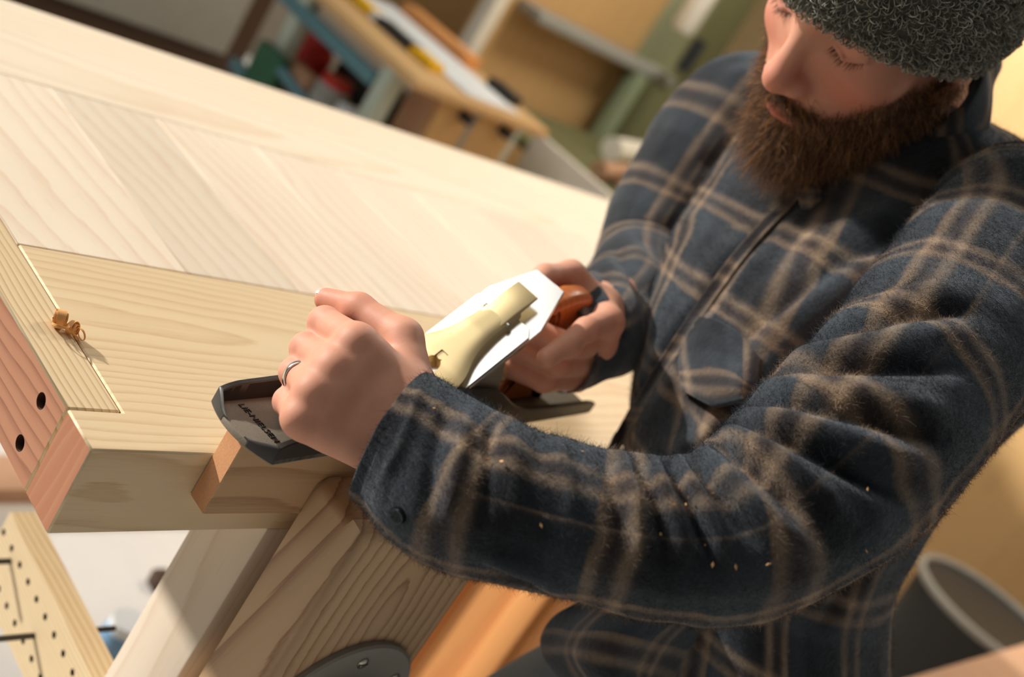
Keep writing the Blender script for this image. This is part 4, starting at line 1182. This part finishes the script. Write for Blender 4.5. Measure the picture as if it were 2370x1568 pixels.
# thumb nail
def nail(c, axis, up, ln, wd, parent):
    axis = axis / np.linalg.norm(axis); up = up - axis * (up @ axis); up /= np.linalg.norm(up); sd = np.cross(axis, up)
    V, F = [], []
    for i in range(9):
        for j in range(9):
            a = -1 + i / 4; b = -1 + j / 4; rr = 1 - .18 * abs(b) ** 3
            V.append(c + axis * (a * ln * rr) + sd * (b * wd) + up * (-.35 * wd * b * b + .0006 - .0004 * a * a))
    for i in range(8):
        for j in range(8): F.append((i * 9 + j, i * 9 + j + 1, (i + 1) * 9 + j + 1, (i + 1) * 9 + j))
    return mesh_obj('nail', V, F, M_nail, parent, True)
M_nail = plain('nail', srgb(236, 196, 178), .3, var=.05)
tdir_ = T3 - T2; nail(T3 + tdir_ / np.linalg.norm(tdir_) * .0002 + np.array(-RC[1]) * .0058 - np.array(RC[2]) * .0034, tdir_, np.array(-RC[1]) * .9 - np.array(RC[2]) * .42, .0055, .0042, man)

# wood dust and chips caught in the nap of the near sleeve
M_chip = plain('wood chip', srgb(214, 164, 110), .7)
chip_px = [(1003, 955), (1130, 1070), (1165, 1075), (1520, 1240), (1655, 1140), (1605, 1150), (1625, 1265), (2005, 1140), (1995, 1268), (1345, 1055), (1700, 1310), (1772, 1300), (1650, 1305), (1560, 1170), (1250, 1215), (1575, 1175)]
for i, p in enumerate(chip_px):
    c, n = near_surface(SV, SN, p, .0030)
    t = np.cross(n, RNG.normal(size=3)); t /= np.linalg.norm(t); b = np.cross(n, t); s = .0008 + .0010 * RNG.random()
    V = [c + t * s * 1.2, c + b * s * .5 + n * .0006, c - t * s * 1.1 + n * .001, c - b * s * .6]
    V += [v - n * .0005 for v in V]
    F = [(0, 1, 2, 3), (7, 6, 5, 4), (0, 4, 5, 1), (1, 5, 6, 2), (2, 6, 7, 3), (3, 7, 4, 0)]
    tag(mesh_obj('wood_chip', V, F, M_chip), 'tiny pale wood chip caught in the fleece of the near sleeve', 'wood chip', 'wood chips on the near sleeve')
# curled shavings on the end strip
def ribbon(name, c, axis, r0, r1, turns, width, mat, parent, ph=0, rise=0.0):
    axis = np.array(axis, float); axis /= np.linalg.norm(axis); a = np.cross(axis, (0, 0, 1.0)); a /= np.linalg.norm(a); b = np.cross(axis, a)
    n = 70; V, F = [], []
    for i in range(n):
        t = i / (n - 1); an = ph + turns * 2 * math.pi * t; r = r0 + (r1 - r0) * t
        p = np.array(c) + (a * math.cos(an) + b * math.sin(an)) * r + axis * (rise * t)
        w = width * (.5 + .5 * math.sin(math.pi * min(1, t * 1.15 + .05)))
        for k_, off in ((0, -.5), (1, .5)):
            for th_k in (0, 1): V.append(p + axis * w * off + (a * math.cos(an) + b * math.sin(an)) * (.00035 * th_k))
    for i in range(n - 1):
        q = i * 4; z = q + 4
        F += [(q, z, z + 2, q + 2), (q + 1, q + 3, z + 3, z + 1), (q, q + 1, z + 1, z), (q + 2, z + 2, z + 3, q + 3)]
    return auto_smooth(mesh_obj(name, V, F, mat, parent), 60)
M_shave = plain('fresh shaving', srgb(228, 172, 104), .55, var=.25, scale=300)
sp = on_z((132, 765), 0.0)
shv = thing('wood_shaving', tuple(sp), 'curled golden wood shaving lying on the end strip of the bench', 'wood shaving')
ribbon('curl', sp + (.001, .004, .0066), (.8, -.35, .1), .0030, .0068, 2.4, .0085, M_shave, shv, .4)
ribbon('curl', sp + (.0075, -.0035, .0052), (.5, -.8, .3), .0020, .0052, 1.8, .0065, M_shave, shv, 1.2)
ribbon('curl', sp + (-.002, -.004, .0050), (.2, .3, 1.0), .0045, .0060, 1.2, .0016, M_shave, shv, 2.0, .004)
ribbon('curl', sp + (.0085, -.009, .0045), (.9, .2, .2), .0036, .0045, 1.3, .0014, M_shave, shv, .9, .004)

# ================================================================== the workshop behind
M_ply = wood('plywood sheet', srgb(214, 174, 118), srgb(184, 142, 90), 'Z', .05, .3, (.4, .6), wob=.05)
M_plyedge = wood('beech ply top', srgb(206, 170, 120), srgb(170, 126, 78), 'Y', .02, .3)
M_post = plain('pale green painted steel', srgb(176, 186, 172), .5)
M_teal = plain('teal painted steel', srgb(88, 128, 138), .45)
M_sage = plain('sage green paint', srgb(140, 152, 120), .55)
M_green = plain('machine green', srgb(48, 92, 68), .5)
M_olive = plain('olive machine paint', srgb(112, 112, 76), .55)
M_yellow = plain('yellow plastic', srgb(236, 188, 20), .45)
M_dark = plain('dark grey plastic', srgb(40, 44, 46), .5)
M_red = plain('red plastic', srgb(190, 44, 40), .45)
M_white = plain('white paper', srgb(222, 228, 230), .7)
M_greyp = plain('grey laminate', srgb(158, 158, 150), .6)
M_brown = plain('dark brown wood', srgb(74, 54, 40), .6)
M_tanw = plain('tan wood', srgb(190, 150, 120), .6)
M_orange = wood('orange pine panel', srgb(222, 158, 96), srgb(196, 120, 62), 'Z', .03, .4)
M_cream = plain('cream board', srgb(236, 230, 214), .7)
M_blue = plain('light blue plastic', srgb(120, 160, 196), .5)

# side table with a ply top on pale steel posts
bt = thing('tool_table', (1.62, 1.9, FLOOR), 'ply topped tool table on pale green posts behind the bench', 'table')
box('table_top', (1.405, 1.40, -.122), (1.862, 2.02, -.100), M_plyedge, bt, .003)
for x, y in ((1.425, 1.50), (1.425, 1.88), (1.84, 1.50), (1.84, 1.96)):
    box('leg', (x - .022, y - .022, FLOOR), (x + .022, y + .022, -.122), M_post, bt, .004)
box('rail', (1.40, 1.53, -.185), (1.425, 2.02, -.150), M_teal, bt, .003)
box('rail', (1.40, 1.53, -.405), (1.425, 2.02, -.372), M_teal, bt, .003)
box('shelf', (1.426, 1.57, -.405), (1.815, 2.0, -.39), M_tanw, bt, .002)
dr = thing('drawer_chest', (1.74, 1.60, FLOOR), 'tan drawer chest with black knobs under the tool table', 'drawers')
box('body', (1.545, 1.46, FLOOR), (1.815, 1.56, -.1225), M_tanw, dr, .002)
for x0, x1 in ((1.548, 1.655), (1.675, 1.812)):
    d_ = box('drawer', (x0, 1.448, -.36), (x1, 1.46, -.130), M_ply, dr, .003)
    tube_obj('knob', [((x0 + x1) / 2 + .02, 1.448, -.150), ((x0 + x1) / 2 + .02, 1.42, -.150)], .014, M_dark, dr)
box('divider', (1.655, 1.449, -.60), (1.675, 1.459, -.128), M_greyp, dr, .001)
# things on the tool table
tag(box('paper_roll_sheet', (1.585, 1.43, -.0998), (1.77, 2.01, -.094), M_white, None, .002), 'long pale sheet laid along the tool table', 'sheet')
lv_ = thing('spirit_level', (1.52, 1.75, -.1), 'yellow and black spirit level on the tool table', 'level')
yv = 1.52
for ln_, mt_ in ((.09, M_yellow), (.15, M_dark), (.03, M_white), (.12, M_yellow), (.10, M_dark)):
    box('level_body', (1.525, yv, -.0995), (1.570, yv + ln_, -.080), mt_, lv_, .002); yv += ln_
tag(box('wood_offcut', (1.785, 1.70, -.0998), (1.845, 2.00, -.070), M_orange, None, .002), 'orange wood offcut on the tool table beside the white post', 'offcut')
tag(box('rasp', (1.790, 1.50, -.0998), (1.835, 1.60, -.075), M_dark, None, .004), 'short dark tool at the near end of the tool table', 'tool')
# shelf clutter
def jar(name, c, r, h, mat, lid, label, cat):
    t = thing(name, tuple(c), label, cat); c = np.array(c)
    tube_obj('jar_body', [c, c + (0, 0, h * .8), c + (0, 0, h * .88)], [r, r, r * .8], mat, t, 16)
    tube_obj('lid', [c + (0, 0, h * .86), c + (0, 0, h)], r * .85, lid, t, 16)
SHF = -.3898
jar('glue_jar', (1.485, 1.725, SHF), .045, .14, M_greyp, M_red, 'grey jar with red lid on the shelf of the tool table', 'jar')
jar('paint_tin', (1.56, 1.945, SHF), .05, .16, M_red, M_red, 'red tin on the tool table shelf', 'tin')
tag(box('timber_scrap', (1.455, 1.79, SHF), (1.50, 1.99, SHF + .10), M_tanw, None, .004), 'tan timber scrap standing along the tool table shelf', 'offcut')
tag(box('black_case', (1.60, 1.70, SHF), (1.80, 1.90, SHF + .14), M_dark, None, .01), 'black tool case on the tool table shelf', 'case')
tag(box('white_box', (1.46, 1.575, SHF), (1.53, 1.66, SHF + .11), M_white, None, .004), 'small white box at the front of the tool table shelf', 'box')
cl = thing('clamp', (1.385, 1.80, -.6), 'green clamp with a blue bar hanging on the tool table post', 'clamp')
box('clamp_head', (1.365, 1.795, -.42), (1.40, 1.905, -.27), M_green, cl, .008)
tube_obj('clamp_bar', [(1.382, 1.80, -.30), (1.382, 1.42, -.335)], .014, M_teal, cl)
tube_obj('clamp_handle', [(1.382, 1.66, -.345), (1.382, 1.54, -.36)], .016, M_red, cl)

# framed grey cabinet at the far left
cb = thing('cabinet', (1.3, 2.8, FLOOR), 'tall dark brown cabinet with grey door behind the far bench edge', 'cabinet')
box('carcass', (.1, 2.62, FLOOR), (1.875, 3.1, .7), M_brown, cb, .004)
box('door', (.2, 2.595, -.555), (1.785, 2.62, .6), M_greyp, cb, .003)
tube_obj('handle', [(1.70, 2.595, -.2), (1.70, 2.57, -.2), (1.70, 2.57, -.05), (1.70, 2.595, -.05)], .008, M_steel, cb)

# plywood sheet, white post, saw
tag(box('plywood_sheet', (2.235, 2.20, FLOOR), (2.985, 2.222, .75), M_ply, None, .002), 'tall tan plywood sheet standing behind the tool table', 'plywood')
tag(box('white_post', (2.135, 2.06, FLOOR), (2.185, 2.11, .9), M_cream, None, .004), 'white post at the left edge of the plywood sheet', 'post')
bs = thing('bandsaw', (3.2, 2.25, FLOOR), 'olive green bandsaw with grey table beyond the far shoulder', 'bandsaw')
box('base', (2.99, 2.02, FLOOR), (3.45, 2.5, .02), M_olive, bs, .02)
box('column', (3.10, 2.10, .0), (3.30, 2.45, 1.0), M_olive, bs, .02)
box('saw_table', (2.35, 2.08, .020), (3.12, 2.19, .055), M_greyp, bs, .006)
box('guard', (2.95, 2.05, .20), (3.02, 2.12, .42), M_cream, bs, .02)
tube_obj('knob', [(2.98, 1.99, .10), (2.98, 1.99, .22)], .025, M_dark, bs)
box('upright', (2.90, 2.06, FLOOR), (2.945, 2.12, .02), M_sage, bs, .005)
tag(box('cream_board', (1.99, 1.235, FLOOR), (2.012, 1.545, -.151), M_cream, None, .002), 'cream board standing on edge past the far bench edge', 'board')
rk = thing('timber_rack', (2.3, 1.35, FLOOR), 'green rack holding round beige timber ends', 'rack')
box('rack_top', (2.05, 1.02, -.23), (2.75, 1.95, -.20), M_olive, rk, .006)
for x in (2.10, 2.66):
    for y in (1.06, 1.88): box('leg', (x, y, FLOOR), (x + .05, y + .05, -.23), M_olive, rk, .004)
TL = ['left upper beige round timber end on the rack', 'right beige round timber end nearest the far sleeve', 'low beige round timber end just above the bench edge', 'small tan round timber end beside the cream board']
for i, (p, r) in enumerate((((1415, 345), .036), ((1515, 370), .040), ((1450, 425), .034), ((1385, 395), .026))):
    c = on_z(p, -.20 + r); c[2] += .0005
    tag(tube_obj('round_timber', [c, c + np.array((.26, .09, 0))], r, M_cream if i < 2 else M_tanw, None, 18), TL[i], 'timber', 'round timbers on the rack')

# right-hand side, behind the man
tag(box('plywood_stack', (2.95, -2.2, FLOOR), (3.15, 1.15, 1.9), M_ply, None, .004), 'stack of brown plywood sheets behind the man', 'plywood')
bn = thing('waste_bin', tuple(np.array((2.55, .06, FLOOR))), 'black waste bin with grey rim low behind the jacket', 'bin')
tube_obj('bin_body', [(2.55, .06, FLOOR), (2.55, .06, -.45)], [.15, .19], M_dark, bn, 24)
V, F = [], []
for i in range(36):
    a = 2 * math.pi * i / 36
    for j in range(6):
        b = 2 * math.pi * j / 6; V.append((2.55 + (.192 + .010 * math.cos(b)) * math.cos(a), .06 + (.192 + .010 * math.cos(b)) * math.sin(a), -.447 + .010 * math.sin(b)))
        F.append((i * 6 + j, ((i + 1) % 36) * 6 + j, ((i + 1) % 36) * 6 + (j + 1) % 6, i * 6 + (j + 1) % 6))
mesh_obj('rim', V, F, M_greyp, bn, True)
tr = thing('sawhorse', (1.75, -.35, FLOOR), 'low sawhorse with a tan top beam behind the man', 'sawhorse')
box('beam', (1.35, -.36, -.31), (2.35, -.125, -.27), M_tanw, tr, .004)
for x in (1.5, 2.2):
    for y, s in ((-.33, -1), (-.16, 1)):
        tube_obj('leg', [(x, y, -.31), (x, y + s * .08, FLOOR)], .022, M_tanw, tr, 8)

# under and beyond the bench
cr = thing('pine_crate', (1.5, .55, FLOOR), 'orange pine crate standing under the bench', 'crate')
box('crate_body', (1.16, .30, FLOOR), (1.415, .64, -.30), M_orange, cr, .003)
for x in (1.16, 1.365): box('batten', (x, .285, FLOOR), (x + .05, .30, -.30), M_orange, cr, .003)
for y in (.30, .44, .59): box('batten', (1.145, y, FLOOR), (1.16, y + .05, -.30), M_orange, cr, .003)
tag(box('floor_plank', (.45, .93, FLOOR), (1.1, 1.02, FLOOR + .03), M_tanw, None, .003), 'pale plank lying on the floor beyond the bench end', 'plank')
tag(box('wood_block', (.80, .71, FLOOR), (.828, .74, FLOOR + .03), M_brown, None, .004), 'small dark brown block on the bright floor', 'block')
jar('spray_bottle', (.63, .55, FLOOR), .03, .12, M_blue, M_white, 'light blue bottle on the floor at the bottom edge', 'bottle')
